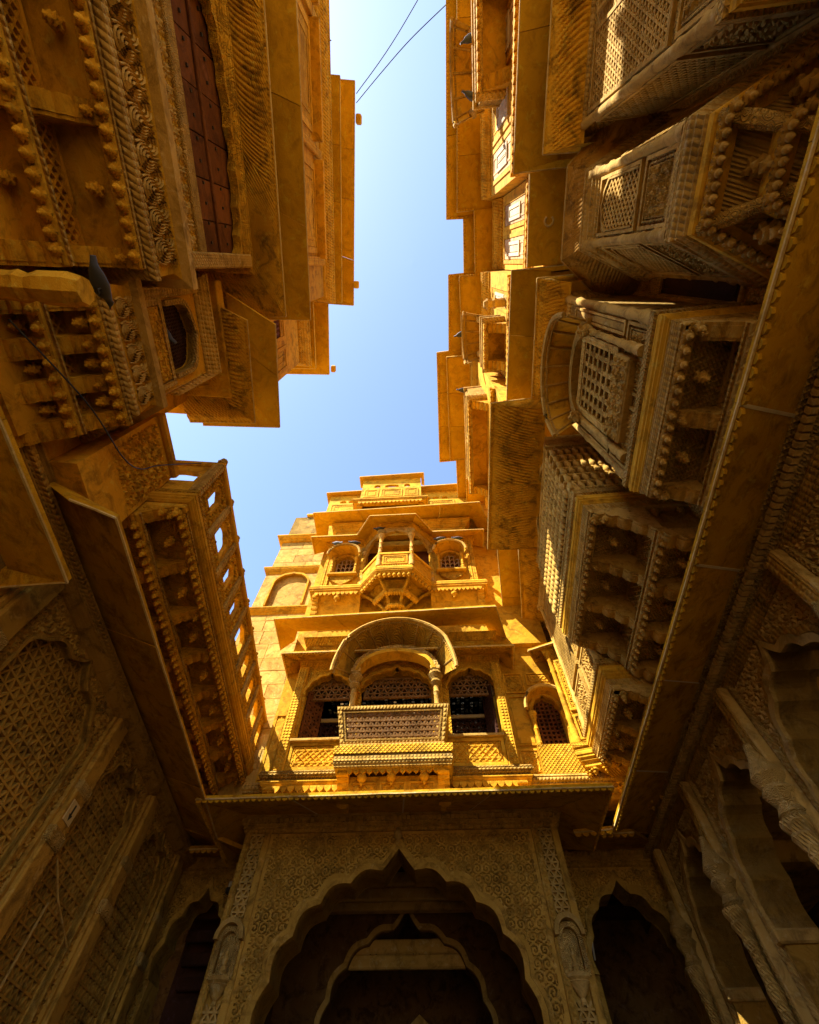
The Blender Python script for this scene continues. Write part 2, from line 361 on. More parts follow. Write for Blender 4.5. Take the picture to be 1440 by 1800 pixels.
def lattice(b, poly, sp, angs, wd, o0, o1, jog=0.0, phase=0.0):
    """bars clipped to a polygon: a pierced stone screen"""
    cx = sum(p[0] for p in poly)/len(poly); cz = sum(p[1] for p in poly)/len(poly); R = max(math.hypot(p[0]-cx, p[1]-cz) for p in poly)
    for ai, a in enumerate(angs):
        dx, dz = cos(a), sin(a); k = -int(R/sp) - 1
        while k*sp <= R:
            d = (k + phase)*sp; px, pz = cx - dz*d, cz + dx*d; ts = []
            for i in range(len(poly)):
                (x1, z1), (x2, z2) = poly[i], poly[(i+1) % len(poly)]
                ex, ez = x2-x1, z2-z1; den = dx*ez - dz*ex
                if abs(den) < 1e-9: continue
                t = ((x1-px)*ez - (z1-pz)*ex)/den; u = ((x1-px)*dz - (z1-pz)*dx)/den
                if 0 <= u < 1: ts.append(t)
            ts.sort(); j = 0.002*ai
            for q in range(0, len(ts)-1, 2):
                t0, t1 = ts[q]-.01, ts[q+1]+.01
                if t1-t0 < .03: continue
                v = []
                for oo in (o0+j, o1-j):
                    for t, sg in ((t0, -1), (t0, 1), (t1, 1), (t1, -1)): v.append((px+dx*t-dz*sg*wd/2, oo, pz+dz*t+dx*sg*wd/2))
                b.add(v, [(0, 1, 2, 3), (4, 7, 6, 5), (0, 4, 5, 1), (1, 5, 6, 2), (2, 6, 7, 3), (3, 7, 4, 0)])
            k += 1
    return b
HEX = (0.0, pi/3, 2*pi/3); DIA = (pi/4, -pi/4); SQ = (0.0, pi/2)
def frame_rect(b, x0, x1, z0, z1, t, o0, o1): return b.plate(rect(x0, x1, z0, z1), [rect(x0+t, x1-t, z0+t, z1-t)], o0, o1)
def lerp(a, b, t): return a + (b-a)*t
def eave(T, inner, outer, zi, zo, th, name='eave_slab', mat='slab', size=1.1, sub=None, lip=None, parent=None, gap=0.006, jag=0.006, joint=None):
    """sloping stone eave between two plan polylines, laid as single slabs; scalloped drip strip below its lip"""
    out = []
    for i in range(len(inner)-1):
        a0, a1, b0, b1 = inner[i], inner[i+1], outer[i], outer[i+1]
        L_ = math.hypot(b1[0]-b0[0], b1[1]-b0[1]); n = max(1, round(L_/size))
        cuts = [0.0] + [k/n + random.uniform(-.12, .12)/n for k in range(1, n)] + [1.0]
        for k in range(n):
            t0, t1 = cuts[k] + gap/L_/2*(k > 0), cuts[k+1] - gap/L_/2*(k < n-1); jz = random.uniform(-jag, jag)
            P = [(lerp(a0[0], a1[0], t0), lerp(a0[1], a1[1], t0), zi+jz), (lerp(a0[0], a1[0], t1), lerp(a0[1], a1[1], t1), zi+jz),
                 (lerp(b0[0], b1[0], t1), lerp(b0[1], b1[1], t1), zo+jz), (lerp(b0[0], b1[0], t0), lerp(b0[1], b1[1], t0), zo+jz)]
            b = MB(); v = P + [(x, o, z+th) for x, o, z in P]
            if mat.startswith('leaf'):      # carved plumes standing out of the slab's lower face
                nu, nv = max(3, int(L_*(t1-t0)/.0105)), 16; U, V = np.meshgrid(np.linspace(0, 1, nu+1), np.linspace(0, 1, nv+1)); Q4 = [np.array(q) for q in P]
                X = ((1-U)*(1-V))[..., None]*Q4[0] + (U*(1-V))[..., None]*Q4[1] + (U*V)[..., None]*Q4[2] + ((1-U)*V)[..., None]*Q4[3]
                al = U*L_*(t1-t0); cell = .44; w_ = al*(1 if k % 2 else -1); wd_ = .050+.0*V
                h = np.abs(np.sin(pi*(w_-.20*V**1.8-.035*np.sin(al*4.6))/wd_))**.7*np.clip(np.sin(pi*np.clip((V-.10)/.80, 0, 1)), 0, 1)**.45
                X[..., 2] -= .034*h+.003; Vv = [tuple(q) for q in X.reshape(-1, 3).tolist()]; I_ = lambda i, j: i*(nu+1)+j
                b.add(Vv, [(I_(i, j), I_(i, j+1), I_(i+1, j+1), I_(i+1, j)) for i in range(nv) for j in range(nu)])
            b.add(v, [(0, 1, 2, 3), (4, 7, 6, 5), (0, 4, 5, 1), (1, 5, 6, 2), (2, 6, 7, 3), (3, 7, 4, 0)])
            sl_ = T.part(name, b, mat, parent); out.append(sl_)
            if joint and k > 0:
                w_ = .016/L_; q = [(t0-w_, 0), (t0+w_*.6, 0)]; V = []
                for t, _ in q:
                    for (p0, p1, zz) in ((a0, a1, zi), (b0, b1, zo)): V.append((lerp(p0[0], p1[0], t), lerp(p0[1], p1[1], t), zz+jz-.004))
                V += [(x, o, z+.03) for x, o, z in V]
                bj = MB(); bj.add(V, [(0, 1, 3, 2), (4, 6, 7, 5), (0, 4, 5, 1), (2, 3, 7, 6), (0, 2, 6, 4), (1, 5, 7, 3)]); T.part('mortar_joint', bj, joint, sl_)
    eb = MB()
    for i in range(len(outer)-1):      # pale lip strip: wear plus the lit edge's brightness put into its colour
        (x0, o0), (x1, o1) = outer[i], outer[i+1]; L_ = math.hypot(x1-x0, o1-o0)
        if L_ < .15: continue
        mi = (lerp(inner[i][0], inner[i+1][0], .5)-(x0+x1)/2, lerp(inner[i][1], inner[i+1][1], .5)-(o0+o1)/2); ml = math.hypot(*mi) or 1
        n_ = max(2, int(L_/.22)); eb.tube([(lerp(x0, x1, k/n_)-mi[0]/ml*.002, lerp(o0, o1, k/n_)-mi[1]/ml*.002, zo+.008+random.uniform(-.003, .003)) for k in range(n_+1)], .011, 5)
    if eb.v: T.part('lit_worn_arris', eb, 'edge', parent)
    if lip:
        b = MB()
        for i in range(len(outer)-1):
            (x0, o0), (x1, o1) = outer[i], outer[i+1]; L_ = math.hypot(x1-x0, o1-o0)
            if L_ < .02: continue
            ux, uo = (x1-x0)/L_, (o1-o0)/L_; n = max(1, int(L_/lip))
            cxm = sum(p[0] for p in inner)/len(inner)
            for k in range(n):        # one scallop: small half-round drip
                c0 = (k+.5)*L_/n; r = L_/n*.47; V = []
                for s_ in (-.030, -.006):
                    nx_, no_ = -uo, ux
                    if nx_*(lerp(inner[i][0], inner[i+1][0], .5)-(x0+x1)/2) + no_*(lerp(inner[i][1], inner[i+1][1], .5)-(o0+o1)/2) > 0: nx_, no_ = -nx_, -no_
                    for t, dz in ((-1, .012), (-1, 0), (-.7, -.7*r), (0, -r), (.7, -.7*r), (1, 0), (1, .012)):
                        V.append((x0+ux*(c0+t*r)+nx_*s_, o0+uo*(c0+t*r)+no_*s_, zo+dz+.004))
                b.add(V, [tuple(range(7)), tuple(range(13, 6, -1))] + [(j, j+1, j+8, j+7) for j in range(6)])
        T.part('scalloped_edge', b, mat if not mat.startswith('leaf') else 'plain', parent, kind='stuff')
    return out
def row(T, name, me, x0, x1, o, z, step, rz=0.0, sc=1.0, parent=None, ends=False):
    L_ = abs(x1-x0); n = max(1, int(L_/step))
    for k in range(n + (1 if ends else 0)):
        t = k/n if ends else (k+.5)/n
        T.inst(name, me, lerp(x0, x1, t), o if not isinstance(o, tuple) else lerp(o[0], o[1], t), z, rz, sc, parent)
# ================================================================== shared building pieces
def sect(z0, z1, d, kind='cornice', back=-0.04):
    """closed moulding section between z0 and z1, projecting up to d"""
    h = z1 - z0
    if kind == 'cornice': pts = [(.10, 0), (.25, .05), (.25, .16), (.42, .22), (.38, .34), (.62, .42), (.62, .52), (.80, .60), (.90, .72), (.86, .80), (1, .84), (1, 1)]
    elif kind == 'base':  pts = [(.15, 0), (.55, .10), (.50, .20), (.85, .30), (.80, .42), (1, .48), (1, .66), (.86, .72), (.92, .80), (.80, .92), (.70, 1)]
    elif kind == 'band':  pts = [(.5, 0), (1, .15), (1, .85), (.5, 1)]
    else: pts = [(1, 0), (1, 1)]
    return [(back, z0)] + [(p*d, z0 + q*h) for p, q in pts] + [(back, z1)]
BASE = {'net': 'plain', 'floral': 'plain', 'scroll': 'plain', 'tan_net': 'tan', 'tan_floral': 'tan'}
RELIEF = {'net': (f_net(.062), .024), 'tan_net': (f_net(.062), .024), 'floral': (f_scroll(.12), .028), 'tan_floral': (f_scroll(.10), .028), 'scroll': (f_scroll(.16), .03)}
def carve(b, x0, x1, z0, z1, o, mat, res=.0135): fn, d = RELIEF[mat]; b.relief(x0, x1, z0, z1, o, fn, d, res)
def panel(T, x0, x1, z0, z1, o, mat='net', fr='plain', t=0.03, parent=None, arched=False):
    f = T.part('panel_frame', frame_rect(MB(), x0, x1, z0, z1, t, o-.02, o+.022), fr, parent)
    b = MB()
    if arched:
        cx, w = (x0+x1)/2, (x1-x0)/2-t-.012; a = arch(w, w*1.2, 5, .02, .03, z1-t-.05-w*1.2, cx)
        b.plate(opening(a, z0+t+.012), [], o-.02, o+.014)
    else:
        b.box(x0+t+.012, x1-t-.012, o-.02, o+.010, z0+t+.012, z1-t-.012)
        g = min(x1-x0, z1-z0)
        if g > .16 and z0 < 8 and mat in RELIEF: carve(b, x0+t+.012, x1-t-.012, z0+t+.012, z1-t-.012, o+.010, mat)
        if g > .22: frame_rect(b, x0+t*2.2, x1-t*2.2, z0+t*2.2, z1-t*2.2, t*.5, o-.01, o+.02)
    T.part('carved_field', b, BASE.get(mat, mat) if z0 < 8 else mat, f)
    return f
def buds(T, x0, x1, o, z, step=.10, sc=1.0, mat='plain', parent=None):
    row(T, 'pendant_bud', proto('bud', mat, bud_fn), x0, x1, o, z, step, sc=sc, parent=parent)
def petals(T, x0, x1, o, z, step=.085, mat='plain', sc=.95, rz=0.0, parent=None):
    row(T, 'petal_drop', proto('petal', mat, petal_fn, False), x0, x1, o, z, step, sc=(step/.09*.97, 1, sc), rz=rz, parent=parent)
def corbel(T, x, o, z, dep, drop, wd=.14, mat='plain', rz=0.0):
    return T.inst('corbel_bracket', proto('corbel', mat, corbel_fn, False), x, o, z, rz, (wd/.2, dep, drop))
def column(b, x, o, z0, z1, r, seg=12, base=.16, cap=.16):
    b.lathe([(r*1.5, z0), (r*1.5, z0+base*.3), (r*1.15, z0+base*.4), (r*1.55, z0+base*.65), (r*1.05, z0+base), (r*1.08, z0+base+.01)] + [(r*k_, lerp(z0+base+.02, z1-cap-.03, t_)) for t_, k_ in ((.06, 1.0), (.10, 1.25), (.13, 1.0), (.40, .96), (.44, 1.2), (.47, .96), (.80, .92), (.84, 1.2), (.88, .92))] + [(r*.92, z1-cap-.02), (r*1.15, z1-cap), (r*1.0, z1-cap*.8), (r*1.7, z1-cap*.45), (r*1.5, z1-cap*.35), (r*2.0, z1-cap*.15), (r*2.0, z1)], (x, o), seg)
def bangla(T, cx, z0, w, h, o_in, o_out, drop=.10, mat='hood', n=24, wi=.74, nm='curved_canopy', parent=None, beadmat='tan'):
    """drooping semicircular eave: inner arc at the wall, outer arc at the lip, upturned ends"""
    b = MB(); V = []
    def P(k, s):      # s 0 inner .. 1 lip
        t = pi - pi*k/n; ww = lerp(w*wi, w, s); hh = lerp(h*.80, h, s)
        x = cx + ww*cos(t); z = z0 + hh*sin(t) - drop*s*(1 if 0 else 1)
        e = abs(cos(t)); z -= .18*h*max(0, e-.86)/.14*s
        return x, lerp(o_in, o_out, s**.9), z
    ss = (0, .35, .7, 1.0)
    for k in range(n+1):
        lo = [P(k, s) for s in ss]; V += lo + [(x, o, z+.045) for x, o, z in reversed(lo)]
    m_ = 2*len(ss); F = []
    for k in range(n):
        for j in range(m_): F.append((k*m_+j, k*m_+(j+1) % m_, (k+1)*m_+(j+1) % m_, (k+1)*m_+j))
    F += [tuple(range(m_)), tuple(n*m_+j for j in reversed(range(m_)))]
    b.add(V, F); c = T.part(nm, b, mat, parent, smooth=True)
    if not parent:
        for k in range(1, n, 3): T.part('canopy_rib', MB().tube([(q[0], q[1], q[2]-.006) for q in (P(k, .02), P(k, .35), P(k, .7), P(k, .96))], .017, 6), beadmat, c)
    r = MB(); r.tube([(P(k, 1)[0], P(k, 1)[1]+.012, P(k, 1)[2]+.022) for k in range(n+1)], .03, 6); T.part('rolled_lip', r, beadmat, c if not parent else parent, smooth=True)
    if not parent:
        d = MB()
        for k in range(0, n*3):
            p = P((k+.5)/3, .90); d.lathe([(.014, p[2]-.022), (.016, p[2]-.006), (.012, p[2]+.01)], (p[0], p[1]), 5)
        T.part('bead_row', d, beadmat, c, kind='stuff')
    return c
def shutter(T, poly, o, sp=.085, wd=.030, mat='wood', angs=SQ, th=.03, name='lattice_shutter', parent=None):
    b = MB(); lattice(b, poly, sp, angs, wd, o-th/2, o+th/2); return T.part(name, b, mat, parent, kind='stuff')

# ================================================================== ground and the far masonry
g = MB(); g.box(-60, 60, -60, 60, -.3, 0); me = g.mesh('courtyard_floor'); me.materials.append(MATS['pavement'])
go = bpy.data.objects.new('courtyard_floor', me); COL.objects.link(go); go['kind'] = 'structure'

# ================================================================== BACK: ground-floor arcade
T = Thing('cusped_arcade', 'shaded ground floor wall with one wide cusped arch and carved spandrels', 'wall', 'B', (-.08, 0, 0))
CX = -.08
am = arch(1.39, 1.40, 11, .085, .17, 2.60, CX, 6, .86)
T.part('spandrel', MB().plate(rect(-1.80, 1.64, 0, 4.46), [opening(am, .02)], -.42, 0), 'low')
T.part('arabesque', MB().relief(-1.76, 1.60, 2.2, 4.43, .002, f_scroll(.105), .026, .0115, None, [scaled(opening(am, .02), CX, 2.55, 1.075)]), 'low', smooth=True)
for k, (s0, s1, o1) in enumerate(((1.0, 1.042, .07), (1.048, 1.080, .045))):
    bb = MB(); bb.ring(scaled(am, CX, 2.55, s0, s0 if k == 0 else s0*1.0), scaled(am, CX, 2.55, s1), -.02 - .38*(k == 0), o1); T.part('arch_moulding', bb, 'low', smooth=False)
T.part('arch_finial', MB().lathe([(.02, 4.28), (.045, 4.31), (.02, 4.34), (.06, 4.39), (.05, 4.43), (.02, 4.46), (.03, 4.48)], (CX-.02, .05), 10), 'low_tan', smooth=True)
for sx, x0, x1 in ((-1, -2.14, -1.80), (1, 1.64, 1.98)):
    pr = MB(); pr.box(x0+.003, x1-.003, -.60, -.03, 0, 4.62)
    pier = T.part('pier', pr, 'low')
    xa, xb = x0+.085, x1-.085
    T.part('pier_rail', MB().box(x0, xa, -.03, .03, 0, 4.60, .008), 'low_beads', pier); T.part('pier_rail', MB().box(xb, x1, -.03, .03, 0, 4.60, .008), 'low', pier)
    T.part('star_lattice', lattice(MB(), rect(xa, xb, 3.62, 4.56), .072, HEX, .018, -.03, .01), 'low_tan', pier, kind='stuff')
    T.part('star_lattice', lattice(MB(), rect(xa, xb, 1.9, 2.92), .066, HEX, .018, -.03, .014), 'low_tan', pier, kind='stuff')
    xm = (x0+x1)/2        # hooded niche on a fluted corbel
    a = round_arch(.085, .10, 3.38, xm, 14)
    nb = MB(); nb.plate(rect(xm-.135, xm+.135, 3.10, 3.52), [opening(a, 3.14)], -.02, .05); nb.box(xm-.13, xm+.13, -.03, -.015, 3.1, 3.5)
    ni = T.part('niche', nb, 'low_floral', pier)
    hb = MB(); hb.ring(round_arch(.12, .14, 3.40, xm, 14), round_arch(.165, .19, 3.40, xm, 14), 0, .11); T.part('niche_hood', hb, 'low_tan', pier)
    fb = MB(); fb.lathe([(.012, 2.90), (.03, 2.92), (.02, 2.95), (.055, 2.98), (.09, 3.04), (.115, 3.06), (.10, 3.07), (.13, 3.09), (.13, 3.12)], (xm, .0), 16, .7); T.part('niche_corbel', fb, 'low_tan', pier, smooth=True)
    T.part('idol', MB().lathe([(.03, 3.14), (.045, 3.17), (.02, 3.21), (.032, 3.26), (.015, 3.29), (.024, 3.32), (.004, 3.35)], (xm, .0), 8), 'low_tan', pier, smooth=True)
cor = T.part('cornice', MB().sweep([(-2.14, -1.08), (-2.14, .02), (1.98, .02), (1.98, -1.08)], sect(4.46, 4.66, .10, 'cornice', -.1)), 'low_beads')
row(T, 'dentil', proto('dentil', 'low', dentil_fn, False), -2.1, 1.95, .085, 4.60, .058)
INN = [(-2.12, -1.0), (-2.12, .04), (1.96, .04), (1.96, -1.0)]
OUT = [(-2.58, -.72), (-2.50, 1.00), (2.50, 1.06), (2.52, -.50)]
eave(T, INN, OUT, 4.66, 4.40, .05, mat='low_slab', lip=.075, size=1.15, joint='cream')
# porch interior: ceiling, side walls, beam and the second cusped arch
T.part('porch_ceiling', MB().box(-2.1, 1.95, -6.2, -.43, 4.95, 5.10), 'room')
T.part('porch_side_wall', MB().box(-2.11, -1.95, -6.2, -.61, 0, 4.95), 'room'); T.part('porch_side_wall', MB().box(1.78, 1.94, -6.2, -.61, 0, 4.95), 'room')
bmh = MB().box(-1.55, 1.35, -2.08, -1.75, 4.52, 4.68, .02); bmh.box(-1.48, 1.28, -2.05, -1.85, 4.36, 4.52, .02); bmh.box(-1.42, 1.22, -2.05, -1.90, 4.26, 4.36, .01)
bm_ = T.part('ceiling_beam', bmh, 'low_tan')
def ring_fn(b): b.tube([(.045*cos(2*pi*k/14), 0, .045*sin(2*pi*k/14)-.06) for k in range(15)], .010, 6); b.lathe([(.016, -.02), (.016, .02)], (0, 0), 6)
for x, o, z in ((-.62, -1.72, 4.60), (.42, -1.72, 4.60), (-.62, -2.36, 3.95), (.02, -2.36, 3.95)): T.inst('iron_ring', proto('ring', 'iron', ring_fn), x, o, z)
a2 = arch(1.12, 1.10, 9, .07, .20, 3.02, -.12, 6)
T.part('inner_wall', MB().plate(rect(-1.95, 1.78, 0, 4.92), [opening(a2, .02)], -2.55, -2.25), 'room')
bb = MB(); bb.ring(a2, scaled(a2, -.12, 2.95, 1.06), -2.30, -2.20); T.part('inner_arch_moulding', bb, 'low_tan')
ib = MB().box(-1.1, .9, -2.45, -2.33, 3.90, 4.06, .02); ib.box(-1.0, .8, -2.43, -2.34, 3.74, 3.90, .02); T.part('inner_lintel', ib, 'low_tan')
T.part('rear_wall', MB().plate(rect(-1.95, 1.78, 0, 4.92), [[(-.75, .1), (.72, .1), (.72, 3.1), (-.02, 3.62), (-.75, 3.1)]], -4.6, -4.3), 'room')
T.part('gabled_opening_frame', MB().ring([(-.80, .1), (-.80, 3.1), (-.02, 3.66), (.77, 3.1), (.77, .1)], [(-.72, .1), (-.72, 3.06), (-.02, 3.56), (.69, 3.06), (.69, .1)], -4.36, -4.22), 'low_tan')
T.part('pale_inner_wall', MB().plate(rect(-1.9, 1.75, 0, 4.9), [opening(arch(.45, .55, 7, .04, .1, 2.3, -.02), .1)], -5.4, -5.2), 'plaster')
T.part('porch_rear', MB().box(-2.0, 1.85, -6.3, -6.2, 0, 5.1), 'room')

# recessed side arches
for nm, xa, xb, cx, w, lab in (('l', -3.62, -2.14, -2.88, .40, 'narrow shaded wall with a cusped arch opening onto carved timber'), ('r', 1.98, 3.75, 2.86, .56, 'narrow shaded wall with a pointed cusped arch beside the arcade columns')):
    T = Thing('side_archway', lab, 'wall', 'B', (cx, -1.1, 0))
    a = arch(w, .78, 7, .06, .10, 3.36, cx, 6)
    T.part('spandrel', MB().plate(rect(xa, xb, 0, 4.46), [opening(a, .02)], -1.45, -1.1), 'low')
    T.part('arabesque', MB().relief(xa+.04, xb-.04, 2.6, 4.42, -1.098, f_scroll(.105), .024, .0125, None, [scaled(opening(a, .02), cx, 3.3, 1.10)]), 'low', smooth=True)
    bb = MB(); bb.ring(a, scaled(a, cx, 3.3, 1.12), -1.4, -1.055); T.part('arch_moulding', bb, 'low')
    T.part('cornice', MB().sweep([(xa, -1.1), (xb, -1.1)], sect(4.44, 4.66, .12, 'cornice', -.05)), 'low_beads')
    zi = 4.62
    if nm == 'r': eave(T, [(2.05, -1.0), (3.6, -1.0)], [(2.54, -.10), (2.98, -.08)], zi, 4.42, .05, mat='low_slab', lip=.075, size=.8)
    else: eave(T, [(-3.5, -1.0), (-2.2, -1.0)], [(-3.0, -.30), (-2.60, -.30)], zi, 4.42, .05, mat='low_slab', lip=.075, size=.8)
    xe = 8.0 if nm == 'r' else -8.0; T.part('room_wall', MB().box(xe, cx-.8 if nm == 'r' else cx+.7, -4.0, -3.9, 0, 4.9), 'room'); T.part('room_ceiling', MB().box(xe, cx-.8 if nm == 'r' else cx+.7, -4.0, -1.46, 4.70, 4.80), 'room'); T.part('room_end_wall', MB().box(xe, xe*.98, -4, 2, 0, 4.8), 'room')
    if nm == 'l':      # carved timber door hung inside
        for k in range(4):
            db = MB(); z0 = 4.3-.0*k; db.box(cx-.42+.0*k, cx+.42, -1.75-.10*k, -1.68-.10*k, 4.12-.22*k, 4.26-.22*k, .015); T.part('timber_lintel', db, 'darkwood')
        T.part('timber_door', MB().plate(rect(-3.42, -2.36, 0, 4.3), [opening(arch(.22, .3, 5, .03, .05, 2.9, cx), .1)], -2.2, -2.1), 'darkwood')
    else:
        tb = MB(); tb.tube([(2.42, -1.6, 3.62), (2.46, -1.6, 3.9)], .012); T.part('lamp_tube', tb, 'whitepaint')

# ================================================================== BACK: solid building core behind the facades
T = Thing('building_core', 'golden stone body of the rear wing rising behind its projecting bays', 'building', 'B', (-.1, 0, 4.7))
T.part('first_floor_wall', MB().plate(rect(-2.16, 3.9, 4.70, 7.35), [opening(arch(.21, .30, 5, .03, .04, 5.95, 2.24), 5.42), rect(-1.68, 1.43, 5.3, 6.85)], -.10, .20), 'plain')
rr_ = T.part('first_floor_room', MB().plate(rect(-2.1, 3.8, 4.7, 7.6), [rect(-1.6, -.9, 5.0, 6.5), rect(-.75, .45, 5.0, 6.5), rect(.65, 1.4, 5.0, 6.5)], -3.2, -3.0), 'room')
for x0, x1 in ((-1.6, -.9), (-.75, .45), (.65, 1.4)): T.part('rear_grille', lattice(MB(), rect(x0, x1, 5.0, 6.5), .16, HEX, .025, -3.12, -3.08), 'darkwood', rr_, kind='stuff'); T.part('first_floor_ceiling', MB().box(-2.1, 3.8, -3.2, -.11, 6.95, 7.2), 'room')
T.part('floor_slab', MB().box(-2.1, 3.8, -3.2, -.03, 4.72, 4.95), 'room')
T.part('upper_wall', MB().box(-2.14, 2.60, -3.2, .30, 7.35, 11.2), 'plain')
T.part('attic_wall', MB().box(-2.30, 2.6, -3.2, .20, 11.2, 12.1), 'plain')
# wall strip with panels beside the first-floor bay
for x0, x1, z0, z1, ar in ((1.66, 2.00, 6.35, 6.75, 0), (2.04, 2.5, 6.5, 6.75, 0), (1.66, 1.98, 5.45, 6.30, 1), (1.66, 1.98, 5.0, 5.40, 0)):
    panel(T, x0, x1, z0, z1, .20, 'net', 'plain', .03, arched=bool(ar))
wn = T.part('window_frame', MB().ring(scaled(opening(arch(.21, .30, 5, .03, .04, 5.95, 2.24), 5.42), 2.24, 5.42, 1.0), scaled(opening(arch(.21, .30, 5, .03, .04, 5.95, 2.24), 5.42), 2.24, 5.42, 1.22, 1.06), .15, .25), 'plain')
shutter(T, opening(arch(.21, .30, 5, .03, .04, 5.95, 2.24), 5.42), .10, .07, .03, 'wood', SQ, parent=wn)
bangla(T, 2.24, 6.02, .36, .34, .2, .42, .06, 'plain', 14, parent=wn)
for x in (1.99, 2.49):
    cb = MB(); column(cb, x, .26, 5.02, 5.95, .035, 8); T.part('colonnette', cb, 'plain', wn, smooth=True)
T.part('window_sill', MB().sweep([(1.95, .2), (1.95, .3), (2.75, .3)], sect(4.98, 5.40, .02, 'box')), 'net', wn)
T.part('base_moulding', MB().sweep([(1.55, .2), (3.2, .2)], sect(4.78, 4.98, .16, 'base')), 'tan_beads')
T.part('base_moulding', MB().sweep([(-2.16, -.3), (-2.16, .2), (-1.8, .2)], sect(4.78, 4.98, .12, 'base')), 'tan_beads')
for x0, x1, z0, z1 in ((-2.14, -1.93, 5.05, 6.1),): panel(T, x0, x1, z0, z1, .20, 'floral', 'plain', .035, arched=True)

# ================================================================== BACK: first-floor bay with three arched windows and the balcony
T = Thing('projecting_bay', 'first floor bay with three cusped lattice windows, curved canopy and flared balcony', 'bay window', 'B', (-.14, .3, 4.7))
O = .40; XL, XR = -1.86, 1.60; XC = -.14
aL = arch(.375, .36, 7, .03, .05, 6.30, -1.29); aR = arch(.385, .36, 7, .03, .05, 6.32, 1.09); aC = arch(.58, .42, 9, .035, .07, 6.30, -.16)
holes = [opening(aL, 5.50), opening(aR, 5.50), opening(aC, 5.35)]
T.part('front_wall', MB().plate(rect(XL+.02, XR-.02, 4.95, 6.92), holes, O-.12, O), 'net')
for x in (XL, XR): T.part('side_wall', MB().box(x-.03, x+.03, .19, O-.005, 4.95, 6.92), 'net')
for a, s in ((aL, 5.50), (aR, 5.50), (aC, 5.35)):
    cx = (a[0][0]+a[-1][0])/2; bb = MB(); bb.ring(a, scaled(a, cx, a[0][1]-.05, 1.10), O-.10, O+.03); T.part('arch_moulding', bb, 'plain')
for x0, x1 in ((XL-.01, XL+.15), (XR-.15, XR+.01), (-.90, -.80), (.50, .60)):
    p_ = T.part('pilaster', MB().box(x0, x1, O-.03, O+.045, 5.0, 6.86, .012), 'plain')
    T.part('pilaster_field', MB().box(x0+.025, x1-.025, O, O+.058, 5.05, 6.80), 'beads', p_)
panel(T, -1.70, -.90, 5.06, 5.46, O, 'net', 'plain', .045); panel(T, .62, 1.44, 5.06, 5.46, O, 'net', 'plain', .045)
T.part('window_sill', MB().box(-1.72, -.86, O-.1, O+.07, 5.465, 5.51, .008), 'tan'); T.part('window_sill', MB().box(.58, 1.46, O-.1, O+.07, 5.465, 5.51, .008), 'tan')
# red-brown screens folded into the side windows and grilles further in
def screen(x0, o0, x1, o1, z0, z1, mat, sp=.095, wd=.036, name='lattice_shutter'):
    b = MB(); L_ = math.hypot(x1-x0, o1-o0); t = MB(); lattice(t, rect(0, L_, z0, z1), sp, HEX, wd, -.015, .015); frame_rect(t, 0, L_, z0, z1, .035, -.02, .02)
    ux, uo = (x1-x0)/L_, (o1-o0)/L_
    b.add([(x0+ux*x-uo*o, o0+uo*x+ux*o, z) for x, o, z in t.v], t.f); return T.part(name, b, mat, kind='stuff')
screen(-1.65, .30, -1.44, .06, 5.50, 6.45, 'wood'); screen(-.90, .30, -.98, .02, 5.50, 6.42, 'wood'); screen(1.40, .30, 1.30, -.05, 5.50, 6.45, 'darkwood', .08)
for x0, x1 in ((-1.64, -.92), (-.72, .42), (.72, 1.46)): screen(x0, .22, x1, .22, 6.32, 6.72, 'brown', .10, .022, 'fanlight_grille')
for x0, x1 in ((-1.56, -.88), (-.76, .44), (.70, 1.44)):
    screen(x0, -.5, x1, -.5, 5.95, 6.45, 'darkwood', .09, .02, 'inner_grille')
    T.part('curtain_rail', MB().box(x0, x1, -.32, -.28, 6.28, 6.34, .01), 'cream')
mr = MB(); rg = random.Random(5)
for x in np.arange(-1.55, 1.4, .085):
    for o in np.arange(-2.4, .12, .085):
        if rg.random() < .25: continue
        a_, c_ = rg.uniform(-.16, .16), rg.uniform(-.16, .16); h = .028
        mr.add([(float(x)+i*h, float(o)+j*h, 6.925+i*h*a_+j*h*c_) for i, j in ((-1, -1), (1, -1), (1, 1), (-1, 1))] + [(float(x)+i*h, float(o)+j*h, 6.94+i*h*a_+j*h*c_) for i, j in ((-1, -1), (1, -1), (1, 1), (-1, 1))], [(0, 1, 2, 3), (7, 6, 5, 4), (0, 4, 5, 1), (1, 5, 6, 2), (2, 6, 7, 3), (3, 7, 4, 0)])
T.part('mirror_ceiling', mr, 'mirror', kind='stuff')
# base of the side portions: mouldings, petals, buds
for x0, x1 in ((XL-.06, -.86), (.60, XR+.06)):
    pth = [(x0, .2), (x0, O), (x1, O)] if x0 < -1 else [(x0, O), (x1, O), (x1, .2)]
    T.part('base_moulding', MB().sweep(pth, sect(4.90, 5.03, .10, 'base')), 'tan_net'); T.part('base_moulding', MB().sweep(pth, sect(4.80, 4.90, .07, 'cornice')), 'plain')
    T.part('corbel_table', MB().sweep(pth, [(-.1, 4.66), (-.05, 4.66), (.02, 4.80), (-.1, 4.80)]), 'plain')
    petals(T, x0+.04, x1-.02, O+.06, 4.82, .098, sc=1.1)
    buds(T, (x0+x1)/2-.05, (x0+x1)/2+.05, O+.03, 4.80, .1, .9)
    corbel(T, x0+.09 if x0 < -1 else x1-.09, O-.06, 4.80, .16, .16)
